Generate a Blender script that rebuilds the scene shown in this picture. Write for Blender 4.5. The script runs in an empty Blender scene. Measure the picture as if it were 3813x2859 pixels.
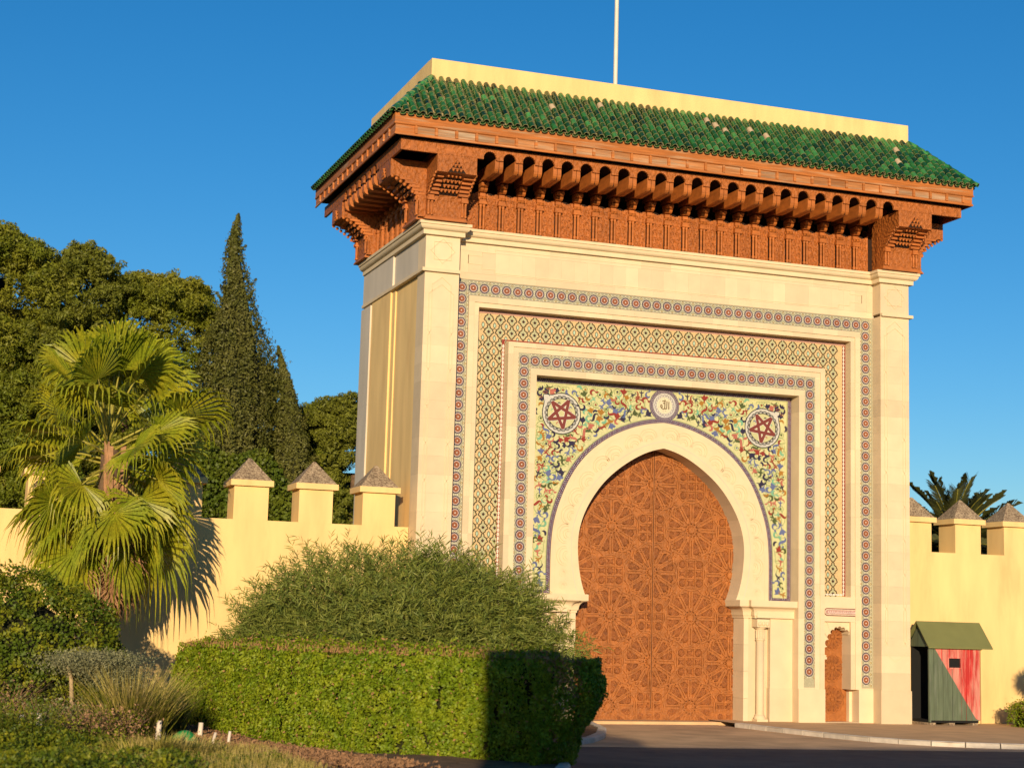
import bpy, math, random
import numpy as np
from mathutils import Vector, Matrix
random.seed(7); rng = np.random.default_rng(7)
S = bpy.context.scene
C = S.collection
R = math.radians

# ------------------------------------------------------------------ camera
cd = bpy.data.cameras.new('camera'); cam = bpy.data.objects.new('camera', cd); C.objects.link(cam); S.camera = cam
yaw, pitch, roll = 0.3426, 0.1412, 0.0274
fw = Vector((math.sin(yaw)*math.cos(pitch), math.cos(yaw)*math.cos(pitch), math.sin(pitch)))
rt = Vector((math.cos(yaw), -math.sin(yaw), 0)); up = rt.cross(fw)
rt2 = math.cos(roll)*rt + math.sin(roll)*up; up2 = -math.sin(roll)*rt + math.cos(roll)*up
cam.matrix_world = Matrix(((rt2.x, up2.x, -fw.x, -9.774), (rt2.y, up2.y, -fw.y, -32.8506), (rt2.z, up2.z, -fw.z, 1.9177), (0, 0, 0, 1)))
cd.sensor_width = 36; cd.lens = 36*6394.0/3813; cd.clip_end = 2000; cd.clip_start = .1
cd.dof.use_dof = True; cd.dof.focus_distance = 35.0; cd.dof.aperture_fstop = 1.3

# ------------------------------------------------------------------ light
SUNV = Vector((0.375, 1.0, -0.192)).normalized()          # direction the light travels
sd = bpy.data.lights.new('sun', 'SUN'); sd.energy = 4.8; sd.angle = R(0.45); sd.color = (1.0, 0.77, 0.50)
sun = bpy.data.objects.new('sun', sd); C.objects.link(sun); sun.rotation_euler = SUNV.to_track_quat('-Z', 'Y').to_euler(); sun.location = (-20, -60, 30)
W = bpy.data.worlds.new('World'); S.world = W; W.use_nodes = True
nt = W.node_tree; nt.nodes.clear()
sky = nt.nodes.new('ShaderNodeTexSky'); sky.sky_type = 'NISHITA'; sky.sun_disc = False
sky.sun_elevation = math.asin(-SUNV.z); sky.sun_rotation = math.atan2(-SUNV.x, -SUNV.y)
sky.air_density = 1.0; sky.dust_density = 0.3; sky.ozone_density = 4.0; sky.altitude = 400
bg = nt.nodes.new('ShaderNodeBackground'); bg.inputs['Strength'].default_value = 0.114
wo = nt.nodes.new('ShaderNodeOutputWorld'); hs = nt.nodes.new('ShaderNodeHueSaturation'); hs.inputs['Saturation'].default_value = 1.21; nt.links.new(sky.outputs[0], hs.inputs['Color']); nt.links.new(hs.outputs[0], bg.inputs[0]); nt.links.new(bg.outputs[0], wo.inputs[0])
S.view_settings.view_transform = 'Standard'; S.view_settings.look = 'None'; S.view_settings.gamma = 1; S.view_settings.exposure = 0.22
S.view_settings.use_curve_mapping = False
S.render.engine = 'CYCLES'

# ------------------------------------------------------------------ materials
def lin(r, g, b):
    f = lambda c: (c/255/12.92) if c/255 <= .04045 else ((c/255+.055)/1.055)**2.4
    return (f(r), f(g), f(b))
MATS = {}
def mat(name, col, rough=.85, var=.12, scale=6.0, bump=0.0, bscale=40.0, per_obj=0.0, spec=.3, col2=None, mix_scale=None, mix_lo=.45, mix_hi=.6, metallic=0, stretch=None, hue=0.0, trans=0.0, coat=0.0, bdist=.01):
    if name in MATS: return MATS[name]
    m = bpy.data.materials.new(name); m.use_nodes = True; t = m.node_tree; N = t.nodes; L = t.links; N.clear()
    out = N.new('ShaderNodeOutputMaterial'); b = N.new('ShaderNodeBsdfPrincipled')
    b.inputs['Roughness'].default_value = rough; b.inputs['Specular IOR Level'].default_value = spec; b.inputs['Metallic'].default_value = metallic
    b.inputs['Coat Weight'].default_value = coat; b.inputs['Coat Roughness'].default_value = .08
    geo = N.new('ShaderNodeNewGeometry'); mp = N.new('ShaderNodeMapping'); L.new(geo.outputs['Position'], mp.inputs['Vector'])
    if stretch: mp.inputs['Scale'].default_value = stretch
    noi = N.new('ShaderNodeTexNoise'); noi.inputs['Scale'].default_value = scale; noi.inputs['Detail'].default_value = 5; L.new(mp.outputs[0], noi.inputs['Vector'])
    mr = N.new('ShaderNodeMapRange'); mr.inputs[1].default_value = .3; mr.inputs[2].default_value = .7; mr.inputs[3].default_value = 1-var; mr.inputs[4].default_value = 1+var
    L.new(noi.outputs[0], mr.inputs[0]); fac = mr.outputs[0]
    if per_obj:
        oi = N.new('ShaderNodeObjectInfo'); m2 = N.new('ShaderNodeMapRange'); m2.inputs[3].default_value = 1-per_obj; m2.inputs[4].default_value = 1+per_obj
        L.new(oi.outputs['Random'], m2.inputs[0]); mu = N.new('ShaderNodeMath'); mu.operation = 'MULTIPLY'; L.new(fac, mu.inputs[0]); L.new(m2.outputs[0], mu.inputs[1]); fac = mu.outputs[0]
    base = None
    if col2:
        n2 = N.new('ShaderNodeTexNoise'); n2.inputs['Scale'].default_value = mix_scale or scale*.4; n2.inputs['Detail'].default_value = 6; n2.inputs['Roughness'].default_value = .65
        L.new(mp.outputs[0], n2.inputs['Vector']); r2 = N.new('ShaderNodeMapRange'); r2.inputs[1].default_value = mix_lo; r2.inputs[2].default_value = mix_hi; L.new(n2.outputs[0], r2.inputs[0])
        mx = N.new('ShaderNodeMix'); mx.data_type = 'RGBA'; mx.inputs[6].default_value = (*col, 1); mx.inputs[7].default_value = (*col2, 1); L.new(r2.outputs[0], mx.inputs[0]); base = mx.outputs[2]
    vm = N.new('ShaderNodeVectorMath'); vm.operation = 'SCALE'
    if base is not None: L.new(base, vm.inputs[0])
    else: vm.inputs[0].default_value = col
    L.new(fac, vm.inputs['Scale']); L.new(vm.outputs[0], b.inputs['Base Color'])
    if bump:
        n3 = N.new('ShaderNodeTexNoise'); n3.inputs['Scale'].default_value = bscale; n3.inputs['Detail'].default_value = 4; L.new(mp.outputs[0], n3.inputs['Vector'])
        bp = N.new('ShaderNodeBump'); bp.inputs['Strength'].default_value = bump; bp.inputs['Distance'].default_value = bdist; L.new(n3.outputs[0], bp.inputs['Height']); L.new(bp.outputs[0], b.inputs['Normal'])
    if trans:
        tr = N.new('ShaderNodeBsdfTranslucent'); L.new(vm.outputs[0], tr.inputs[0]); ms = N.new('ShaderNodeMixShader'); ms.inputs[0].default_value = trans
        L.new(b.outputs[0], ms.inputs[1]); L.new(tr.outputs[0], ms.inputs[2]); L.new(ms.outputs[0], out.inputs[0])
    else: L.new(b.outputs[0], out.inputs[0])
    MATS[name] = m; return m

M_stone = mat('pale_limestone', (.66, .53, .345), .8, .05, 3.0, .12, 60, per_obj=.085)
M_stone_in = mat('carved_limestone', (.68, .55, .35), .8, .05, 3.0, .1, 60)
M_greystone = mat('greyish_limestone', (.56, .50, .40), .85, .1, 2.0, .12, 50, stretch=(1, 1, .25))  # greyer and a little darker than the front limestone
M_yellow = mat('yellow_render', (.78, .550, .235), .9, .09, 2.4, .12, 30, col2=(.66, .43, .18), mix_scale=1.5, mix_lo=.52, mix_hi=.80, stretch=(1.1, 1.1, .25))
M_cap = mat('mortar_cap', (.40, .31, .20), .95, .25, 6, .6, 60, col2=(.16, .11, .07), mix_scale=26, mix_lo=.42, mix_hi=.60, bdist=.02)
M_wood = mat('cedar_wood', (.40, .122, .022), .55, .22, 5, .3, 30, stretch=(1, 1, 2.5), per_obj=.12, spec=.4, bdist=.008)
M_woodcarve = mat('carved_cedar', (.37, .112, .020), .55, .22, 14, .8, 15, per_obj=.10, spec=.4, bdist=.07)
M_fascia = mat('weathered_cedar', (.41, .135, .028), .6, .25, 5, .3, 25, stretch=(.35, .35, 6), col2=(.42, .27, .15), mix_scale=2.4, mix_lo=.52, mix_hi=.70, per_obj=.12)
M_fpanel = mat('weathered_panel', (.36, .15, .05), .7, .25, 5, .3, 25, stretch=(.35, .35, 6), col2=(.38, .27, .17), mix_scale=1.3, mix_lo=.46, mix_hi=.66, per_obj=.25)
M_door = mat('carved_door_cedar', (.345, .120, .027), .5, .2, 7, .8, 22, spec=.4, per_obj=.08, bdist=.02); M_door2 = mat('carved_door_infill', (.25, .078, .016), .6, .28, 12, 1.0, 34, spec=.4, per_obj=.12, bdist=.03)
M_dark = mat('dark_wood_and_shade', (.022, .009, .004), .8, .1)  # near-black soffit wood; its colour also paints shade in eave voids and recesses
M_tile = [mat('green_glazed_tile_%s' % n, c, .22, .25, 9, .1, 20, per_obj=.35, spec=.6, coat=.35) for n, c in (('deep', (.011, .070, .014)), ('mid', (.020, .115, .024)), ('bright', (.045, .19, .045)), ('dark', (.006, .036, .010)))]
M_tileedge = mat('tile_worn_edge', (.24, .26, .12), .6, .2, 20)
M_tilebare = mat('bare_terracotta_tile', (.50, .38, .24), .8, .15, 10)
M_mortar = mat('lime_mortar', (.40, .29, .15), .95, .25, 12, .5, 40, col2=(.05, .09, .03), mix_scale=7, mix_lo=.36, mix_hi=.52)
Zc = {}
def zc(n, r, g, b, k=1.0):
    l = lin(r, g, b); w = (1.12, 1.02, .88); Zc[n] = mat('zellige_'+n, tuple(min(.9, c/q*k) for c, q in zip(l, w)), .35, .12, 30, per_obj=.06, spec=.4); return Zc[n]
zc('bg', 172, 162, 126); zc('grey', 84, 70, 78); zc('rust', 146, 84, 50); zc('cream', 220, 202, 162); zc('pinkwhite', 214, 192, 172); zc('olive', 140, 112, 44)
zc('latbg', 206, 172, 118); zc('latgreen', 74, 66, 36); zc('latpale', 178, 172, 126); zc('latbud', 66, 38, 22); zc('drop', 176, 194, 160); zc('white', 226, 214, 190)
zc('red', 142, 52, 34); zc('ochre', 164, 112, 36); zc('navy', 50, 40, 58); zc('blue', 96, 102, 134); zc('green', 78, 84, 40); zc('teal', 118, 166, 126); zc('salmon', 178, 100, 78)
zc('spbg', 198, 188, 130); zc('tendril', 132, 144, 84); zc('purple', 74, 56, 78); zc('black', 30, 26, 28); zc('pink', 190, 142, 120); zc('starred', 126, 58, 44)
M_asphalt = mat('worn_asphalt', (.20, .155, .118), 1, .12, 2.5, .25, 120, col2=(.16, .125, .10), mix_scale=.35, spec=.1)
M_drive = mat('sunlit_driveway_pale', (.66, .46, .27), 1, .1, 1.5, .08, 90, col2=(.50, .35, .21), mix_scale=.5, spec=.1)  # much paler than the asphalt: sunlight painted into the colour
M_pave = mat('pavement_concrete', (.60, .40, .21), .95, .12, 2, .1, 60)
M_kerb = mat('painted_kerb', (.55, .5, .42), .85, .15, 6, .3, 30, per_obj=.15)
M_soil = mat('dry_soil', (.17, .105, .06), 1, .3, 5, .8, 30, bdist=.04)
M_pole = mat('pole_paint', (.62, .60, .50), .5, .06, 3)

# ------------------------------------------------------------------ mesh builder
class MB:
    def __init__(s): s.v = []; s.f = []; s.m = []; s.mats = []; s.sm = []
    def mi(s, m):
        if m not in s.mats: s.mats.append(m)
        return s.mats.index(m)
    def add(s, vs, fs, m, smooth=False):
        o = len(s.v); k = s.mi(m); s.v += [tuple(v) for v in vs]
        for f in fs: s.f.append(tuple(i+o for i in f)); s.m.append(k); s.sm.append(smooth)
        return s
    def box(s, x0, x1, y0, y1, z0, z1, m):
        return s.add([(x0,y0,z0),(x1,y0,z0),(x1,y1,z0),(x0,y1,z0),(x0,y0,z1),(x1,y0,z1),(x1,y1,z1),(x0,y1,z1)],
                     [(0,3,2,1),(4,5,6,7),(0,1,5,4),(1,2,6,5),(2,3,7,6),(3,0,4,7)], m)
    def poly(s, pts, m):   # flat polygon, list of 3d
        return s.add(pts, [tuple(range(len(pts)))], m)
    def prism(s, pts, a, b, axis, m, smooth=False):   # extrude 2d polygon along axis
        def P(p, t):
            return (t, p[0], p[1]) if axis == 'x' else ((p[0], t, p[1]) if axis == 'y' else (p[0], p[1], t))
        n = len(pts); vs = [P(p, a) for p in pts]+[P(p, b) for p in pts]
        s.add(vs, [tuple(range(n)), tuple(range(2*n-1, n-1, -1))], m)
        s.add(vs, [(i, i+n, (i+1) % n+n, (i+1) % n) for i in range(n)], m, smooth); return s
    def flat(s, pts, y, m, th=.004, bev=0):    # xz polygon raised toward -y
        n = len(pts); cx = sum(p[0] for p in pts)/n; cz = sum(p[1] for p in pts)/n
        top = [(cx+(p[0]-cx)*(1-bev), y-th, cz+(p[1]-cz)*(1-bev)) for p in pts]
        vs = top+[(p[0], y, p[1]) for p in pts]
        s.add(vs, [tuple(range(n))]+[(i, i+n, (i+1) % n+n, (i+1) % n) for i in range(n)], m); return s
    def ribbon(s, pts, w, y, m, th=.004, closed=False):   # xz polyline strip
        n = len(pts); L = []; Rr = []
        for i in range(n):
            a = pts[(i-1) % n] if (closed or i > 0) else pts[i]; b = pts[(i+1) % n] if (closed or i < n-1) else pts[i]
            dx, dz = b[0]-a[0], b[1]-a[1]; l = math.hypot(dx, dz) or 1; nx, nz = -dz/l, dx/l
            ww = w[i] if isinstance(w, (list, tuple)) else w
            L.append((pts[i][0]+nx*ww/2, pts[i][1]+nz*ww/2)); Rr.append((pts[i][0]-nx*ww/2, pts[i][1]-nz*ww/2))
        vs = [(p[0], y-th, p[1]) for p in L]+[(p[0], y-th, p[1]) for p in Rr]+[(p[0], y, p[1]) for p in L]+[(p[0], y, p[1]) for p in Rr]
        fs = []
        for i in range(n if closed else n-1):
            j = (i+1) % n; fs += [(i, j, n+j, n+i), (i, 2*n+i, 2*n+j, j), (n+i, n+j, 3*n+j, 3*n+i)]
        s.add(vs, fs, m); return s
    def lathe(s, cx, cy, prof, m, n=14, a0=0, a1=2*math.pi):
        vs = []; fs = []; full = abs(a1-a0-2*math.pi) < 1e-6; k = n if full else n+1
        for r, z in prof:
            for i in range(k): a = a0+(a1-a0)*i/n; vs.append((cx+r*math.cos(a), cy+r*math.sin(a), z))
        for j in range(len(prof)-1):
            for i in range(n):
                i2 = (i+1) % k; fs.append((j*k+i, j*k+i2, (j+1)*k+i2, (j+1)*k+i))
        if full: fs.append(tuple(range((len(prof)-1)*k, len(prof)*k)))
        s.add(vs, fs, m, True); return s
    def tube(s, pts, rad, m, n=6):
        vs = []; fs = []; P = [Vector(p) for p in pts]
        for i, p in enumerate(P):
            d = (P[min(i+1, len(P)-1)]-P[max(i-1, 0)]).normalized(); a = d.orthogonal().normalized(); 
            if i and abs(a.dot(pa)) < .9: a = (pa-d*pa.dot(d)).normalized()
            pa = a; b = d.cross(a); r = rad[i] if isinstance(rad, (list, tuple)) else rad
            for k in range(n): t = 2*math.pi*k/n; vs.append(p+a*r*math.cos(t)+b*r*math.sin(t))
        for i in range(len(P)-1):
            for k in range(n): fs.append((i*n+k, i*n+(k+1) % n, (i+1)*n+(k+1) % n, (i+1)*n+k))
        fs.append(tuple(range((len(P)-1)*n, len(P)*n))); s.add(vs, fs, m, True); return s
    def mesh(s, name):
        me = bpy.data.meshes.new(name); me.from_pydata(s.v, [], s.f)
        for m in s.mats: me.materials.append(m)
        me.polygons.foreach_set('material_index', s.m); me.polygons.foreach_set('use_smooth', s.sm); me.update(); return me
    def build(s, name, parent=None, loc=None, **k):
        return link(name, s.mesh(name), parent, loc, **k)
def link(name, me, parent=None, loc=None, rot=None, scale=None, **k):
    o = bpy.data.objects.new(name, me); C.objects.link(o)
    if parent: o.parent = parent
    if loc: o.location = loc
    if rot: o.rotation_euler = rot
    if scale: o.scale = scale
    for a, b in k.items(): o[a] = b
    return o
def thing(name, label, cat, loc=(0, 0, 0), group=None):
    o = bpy.data.objects.new(name, None); C.objects.link(o); o.location = loc; o['label'] = label; o['category'] = cat
    if group: o['group'] = group
    return o
def structure(o): o['kind'] = 'structure'; return o
def empty_part(name, parent):
    o = bpy.data.objects.new(name, None); C.objects.link(o); o.parent = parent; return o
def npmesh(name, V, F, mats, mi=None, smooth=False):
    me = bpy.data.meshes.new(name); V = np.asarray(V, dtype=np.float32); F = np.asarray(F, dtype=np.int32)
    me.vertices.add(len(V)); me.vertices.foreach_set('co', V.ravel()); n, k = F.shape
    me.loops.add(n*k); me.loops.foreach_set('vertex_index', F.ravel()); me.polygons.add(n)
    me.polygons.foreach_set('loop_start', np.arange(0, n*k, k, dtype=np.int32)); me.polygons.foreach_set('loop_total', np.full(n, k, dtype=np.int32))
    for m in mats: me.materials.append(m)
    if mi is not None: me.polygons.foreach_set('material_index', np.asarray(mi, dtype=np.int32))
    if smooth: me.polygons.foreach_set('use_smooth', np.ones(n, dtype=bool))
    me.update(calc_edges=True); me.validate(); return me

# ================================================================== ground
def road():
    b = MB(); b.add([(-400,-400,0),(400,-400,0),(400,600,0),(-400,600,0)], [(0,1,2,3)], M_soil); structure(b.build('ground'))
    b = MB(); b.add([(-60,-33,.004),(60,-33,.004),(60,-5.2,.004),(8.2,-5.3,.004),(7.3,-3,.004),(7.0,-.2,.004),(7.0,1.1,.004),(4.1,1.1,.004),(4.1,.7,.004),(3.3,-2.1,.004),(2.6,-3.7,.004),(1.5,-5.3,.004),(0,-8,.004),(-.8,-10.5,.004),(-2,-13,.004),(-6,-16,.004),(-60,-18,.004)], [tuple(range(17))], M_asphalt)
    structure(b.build('road'))
    b = MB(); b.add([(7.9,-5.0,.008),(7.3,-3,.008),(7.0,-.2,.008),(7.0,1.1,.008),(4.1,1.1,.008),(4.1,.7,.008),(3.3,-2.1,.008),(2.6,-3.7,.008),(1.5,-5.3,.008),(1.0,-5.9,.008),(4.0,-6.25,.008),(10.0,-7.0,.008),(24,-8.0,.008),(40,-8.6,.008),(40,-7.5,.008),(14,-6.7,.008),(9.6,-6.1,.008)], [tuple(range(17))], M_drive); structure(b.build('sunlit_driveway'))  # pale apron ends along the shadow edge, painting the sunlit stretch of road
    edge = [(7.05,1.0),(7.02,-.15),(7.12,-1.7),(7.3,-3.1),(7.55,-4.3),(7.95,-5.1),(8.55,-5.75),(9.6,-6.25),(11.2,-6.55),(14,-6.8),(20,-7.1),(40,-7.6)]
    b = MB(); n = len(edge); back = [(x, 1.2) for x, _ in edge]
    vs = [(x, y, .09) for x, y in edge]+[(max(x, 7.05), 1.2, .09) for x, _ in edge]
    b.add(vs, [(i, i+1, n+i+1, n+i) for i in range(n-1)], M_pave); pv = structure(b.build('pavement'))
    def kerb(poly, name, step=.62, z=.10, inside=-1, kw=.16):
        root = bpy.data.objects.new(name, None); C.objects.link(root); structure(root)
        acc = []; 
        for i in range(len(poly)-1):
            a, c = Vector((*poly[i], 0)), Vector((*poly[i+1], 0)); L = (c-a).length; acc.append((a, c, L))
        tot = sum(t[2] for t in acc); k = int(tot/step)
        def at(s):
            for a, c, L in acc:
                if s <= L: return a+(c-a)*(s/L)
                s -= L
            return acc[-1][1]
        for q in range(k):
            p, e = at(q*step+.012), at((q+1)*step-.012); d = (e-p); l = d.length; d.normalize(); nn = Vector((-d.y, d.x, 0))*inside*kw
            bb = MB(); bv = .02; pr = [(0, 0), (0, z-bv), (bv, z), (kw, z), (kw, 0)]
            vs = []
            for base in (p, e):
                for u, w in pr: vs.append(base-nn*(u/kw)+Vector((0, 0, w)))
            bb.add(vs, [(0,1,2,3,4),(9,8,7,6,5),(0,5,6,1),(1,6,7,2),(2,7,8,3),(3,8,9,4)], M_kerb); bb.build('kerb_stone', root)
    kerb(edge[1:], 'kerb', inside=-1)
    kerb([(4.1,.8),(3.3,-2.1),(2.6,-3.7),(1.87,-4.94),(1.0,-5.9),(0,-7.95),(-.75,-10.4),(-2,-13)], 'kerb', inside=1)
    # planting bed with gentle mound
    nx, ny = 60, 60; X = np.linspace(-30, 4.2, nx); Y = np.linspace(-19, .54, ny); V = []; F = []
    lim = lambda y: np.interp(y, [-19,-13,-10.4,-7.95,-5.9,-4.94,-3.7,-2.1,.8], [-6,-2.2,-.95,-.2,.8,1.67,2.4,3.1,3.9])
    for j, y in enumerate(Y):
        for i, x in enumerate(np.linspace(-30, lim(y), nx)): V.append((x, y, .09+.03*math.sin(x*2.1+y)*math.cos(y*1.7)*(1 if i < nx-3 else 0)))
    for j in range(ny-1):
        for i in range(nx-1): F.append((j*nx+i, j*nx+i+1, (j+1)*nx+i+1, (j+1)*nx+i))
    structure(link('planting_bed', npmesh('planting_bed', V, F, [M_soil])))
road()

# ================================================================== palace gate
gate = thing('palace_gate', 'monumental cream stone gate with tiled frames, carved cedar eaves and green tiled roof', 'gate')
CX = 5.69; GW = 11.38
# --- stone core that carries everything
b = MB(); b.box(.04, GW-.04, 1.4, 4.70, 0, 10.05, M_yellow); b.box(.04, 3.5, .74, 1.4, 0, 10.05, M_yellow); b.box(7.88, GW-.04, .75, 1.4, 2.6, 10.05, M_yellow); b.box(7.88, 9.1, .76, 1.4, 0, 2.6, M_yellow); b.box(10.5, GW-.04, .77, 1.4, 0, 2.6, M_yellow)
b.box(3.5, 7.88, .72, 1.4, 6.2, 10.04, M_yellow)
b.build('masonry_core', gate)
# --- pilasters of stacked stone blocks
def pilaster(x0, x1, mirror):
    p = empty_part('pilaster', gate)
    zs = [.80]; 
    while zs[-1] < 8.6: zs.append(zs[-1]+.375)
    zs[-1] = 9.05
    for a, c in zip(zs[:-1], zs[1:]):
        bb = MB(); bb.box(x0, x1, 0, .52, a+.0006, c-.0006, M_stone); bb.build('stone_block', p)
    bb = MB(); bb.box(x0, x1, 0, .52, 9.116, 9.81, M_stone); bb.build('stone_block', p)
    bb = MB(); bb.box(x0-.02, x1+.02, -.02, .54, .0, .80, M_stone); bb.build('plinth', p)
    bb = MB(); cx = (x0+x1)/2; y = 0.0; w = .014; st = M_stone_in
    r = .185
    for a0 in (0, 45): bb.ribbon([(cx+r*1.4*math.cos(R(a0+45+90*i)), 9.50+r*1.4*math.sin(R(a0+45+90*i))) for i in range(4)], w, y, st, .012, True)
    for dz in (0, -.15):
        hw = .20 if dz == 0 else .265
        bb.ribbon([(cx-hw, 8.80+dz*1.25), (cx, 8.955+dz), (cx+hw, 8.80+dz*1.25)], w, y, st, .012)
    for sx in (-1, 1):
        for off in (.20, .265):
            pts = [(cx+sx*off, 8.80 if off == .2 else 8.61)]; other = .265 if off == .2 else .20; cur = off; z = 7.8
            pts.append((cx+sx*off, z+.05))
            while z > 1.6:
                cur = .265 if cur == .20 else .20
                pts.append((cx+sx*cur, z-.05)); nz = z-.747 if len(pts) > 3 else z-.747
                z = nz
                if z > 1.6: pts.append((cx+sx*cur, z+.05))
            bb.ribbon(pts, w, y, st, .012)
    bb.ribbon([(cx-.265, 1.6), (cx, 1.42), (cx+.265, 1.6)], w, y, st, .006)
    bb.build('carved_outline', p)
pilaster(0, .731, 0); pilaster(10.65, GW, 1)
# --- cornice: profile swept along a plan polyline (x,y of wall face)
def sweep(path, prof, m, name, parent):
    # path: list of plan points; outward is to the right of travel
    n = len(path); off = []
    for i in range(n):
        ds = []
        if i > 0: d = Vector(path[i])-Vector(path[i-1]); ds.append(Vector((d.y, -d.x)).normalized())
        if i < n-1: d = Vector(path[i+1])-Vector(path[i]); ds.append(Vector((d.y, -d.x)).normalized())
        if len(ds) == 2: o = (ds[0]+ds[1]); o = o/ max(.2, o.dot(ds[0]))
        else: o = ds[0]
        off.append(o)
    k = len(prof); vs = []; fs = []
    for i in range(n):
        for d, z in prof: vs.append((path[i][0]+off[i].x*d, path[i][1]+off[i].y*d, z))
    for i in range(n-1):
        for j in range(k-1): fs.append((i*k+j, (i+1)*k+j, (i+1)*k+j+1, i*k+j+1))
    fs.append(tuple(range(k-1, -1, -1))); fs.append(tuple((n-1)*k+j for j in range(k)))
    bb = MB(); bb.add(vs, fs, m); return bb.build(name, parent)
outline = [(0, 4.72), (0, 0), (.731, 0), (.731, .32), (10.65, .32), (10.65, 0), (GW, 0), (GW, 4.72)]
ov = [(.085+.08*math.sin(t), 9.905+.095*(1-math.cos(t))) for t in np.linspace(0, math.pi/2, 6)]
sweep(outline, [(-.02, 9.81), (.08, 9.81), (.08, 9.895)]+ov+[(.165, 10.0), (.19, 10.005), (.19, 10.065), (-.02, 10.07)], M_stone_in, 'cornice', gate)
sweep([(0, 4.72), (0, 0), (.731, 0)], [(-.02, 9.05), (.075, 9.05), (.075, 9.116), (-.02, 9.12)], M_stone_in, 'string_course', gate)
sweep([(10.65, 0), (GW, 0), (GW, 4.72)], [(-.02, 9.05), (.075, 9.05), (.075, 9.116), (-.02, 9.12)], M_stone_in, 'string_course', gate)
# --- frieze of upright slabs
fr = empty_part('frieze', gate)
b = MB(); b.box(.70, 10.68, .335, .72, 9.03, 10.05, M_greystone); b.build('backing', fr)
x = .735; k = 0
while x < 10.64:
    x1 = min(x+.2955, 10.647)
    bb = MB(); bb.box(x+.0006, x1-.0006, .32+random.uniform(0, .002), .336, 9.172, 9.635, M_stone); bb.build('stone_slab', fr); x = x1
for z0, z1, w in ((9.035, 9.17, .9), (9.637, 9.81, .7)):
    x = .735
    while x < 10.64:
        x1 = min(x+w, 10.647); bb = MB(); bb.box(x+.0006, x1-.0006, .321, .336, z0, z1, M_stone); bb.build('stone_slab', fr); x = x1
b = MB()
L = [(1.02, 9.37), (1.02, 9.55), (1.32, 9.55), (1.32, 9.635), (1.61, 9.635), (1.61, 9.71)]
pts = L+[(GW-p[0], p[1]) for p in L[::-1]]+[(GW-p[0], 2*9.46-p[1]) for p in L]+[(p[0], 2*9.46-p[1]) for p in L[::-1]]
b.ribbon([p for i, p in enumerate(pts) if i == 0 or p != pts[i-1]], .014, .32, M_stone_in, .008, True); b.build('carved_outline', fr)

# --- rectangular frames: left, top, right boards
def frame(name, xo, zo, xi, zi, y0, y1, m, zb=.80, blocks=None):
    """outer x (left), outer top z, inner x, inner top z; symmetric about CX"""
    p = empty_part(name, gate)
    ys = zb
    for s in (0, 1):
        z = zb; k = 0
        while z < zi-.01:
            z1 = min(zi, z+(blocks or .75)); a, c = (xo, xi) if s == 0 else (GW-xi, GW-xo)
            bb = MB(); bb.box(a, c, y0, y1, z+.0006, z1-.0006, m); bb.build('stone_block', p); z = z1
    x = xo
    while x < GW-xo-.01:
        x1 = min(GW-xo, x+.62); bb = MB(); bb.box(x+.0006, x1-.0006, y0, y1, zi, zo, m); bb.build('stone_block', p); x = x1
frame('outer_stone_moulding', 1.065, 8.70, 1.19, 8.575, .31, .72, M_stone)
frame('outer_stone_moulding', 1.19, 8.575, 1.292, 8.478, .335, .72, M_stone)
frame('inner_stone_moulding', 1.955, 7.81, 2.07, 7.71, .31, .72, M_stone)
frame('inner_stone_moulding', 2.07, 7.71, 2.19, 7.60, .335, .72, M_stone)
frame('niche_surround', 2.46, 7.29, 2.60, 7.155, .318, .72, M_stone)
# bodies behind tile bands
b = MB()
for s in (0, 1):
    def bx(x0, x1, y0, y1, z0, z1, m):
        if s: x0, x1 = GW-x1, GW-x0
        b.box(x0, x1, y0, y1, z0, z1, m)
    bx(.731, 1.065, .34, .72, .83, 9.03, Zc['bg']); bx(1.292, 1.955, .578, .72, 2.80, 8.478, Zc['latbg']); bx(2.19, 2.46, .34, .72, .83, 7.60, Zc['bg'])
b.box(1.065, GW-1.065, .34, .72, 8.70, 9.03, Zc['bg']); b.box(1.955, GW-1.955, .578, .72, 7.81, 8.478, Zc['latbg']); b.box(2.46, GW-2.46, .34, .72, 7.29, 7.60, Zc['bg'])
b.build('tile_backing', gate)
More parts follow.
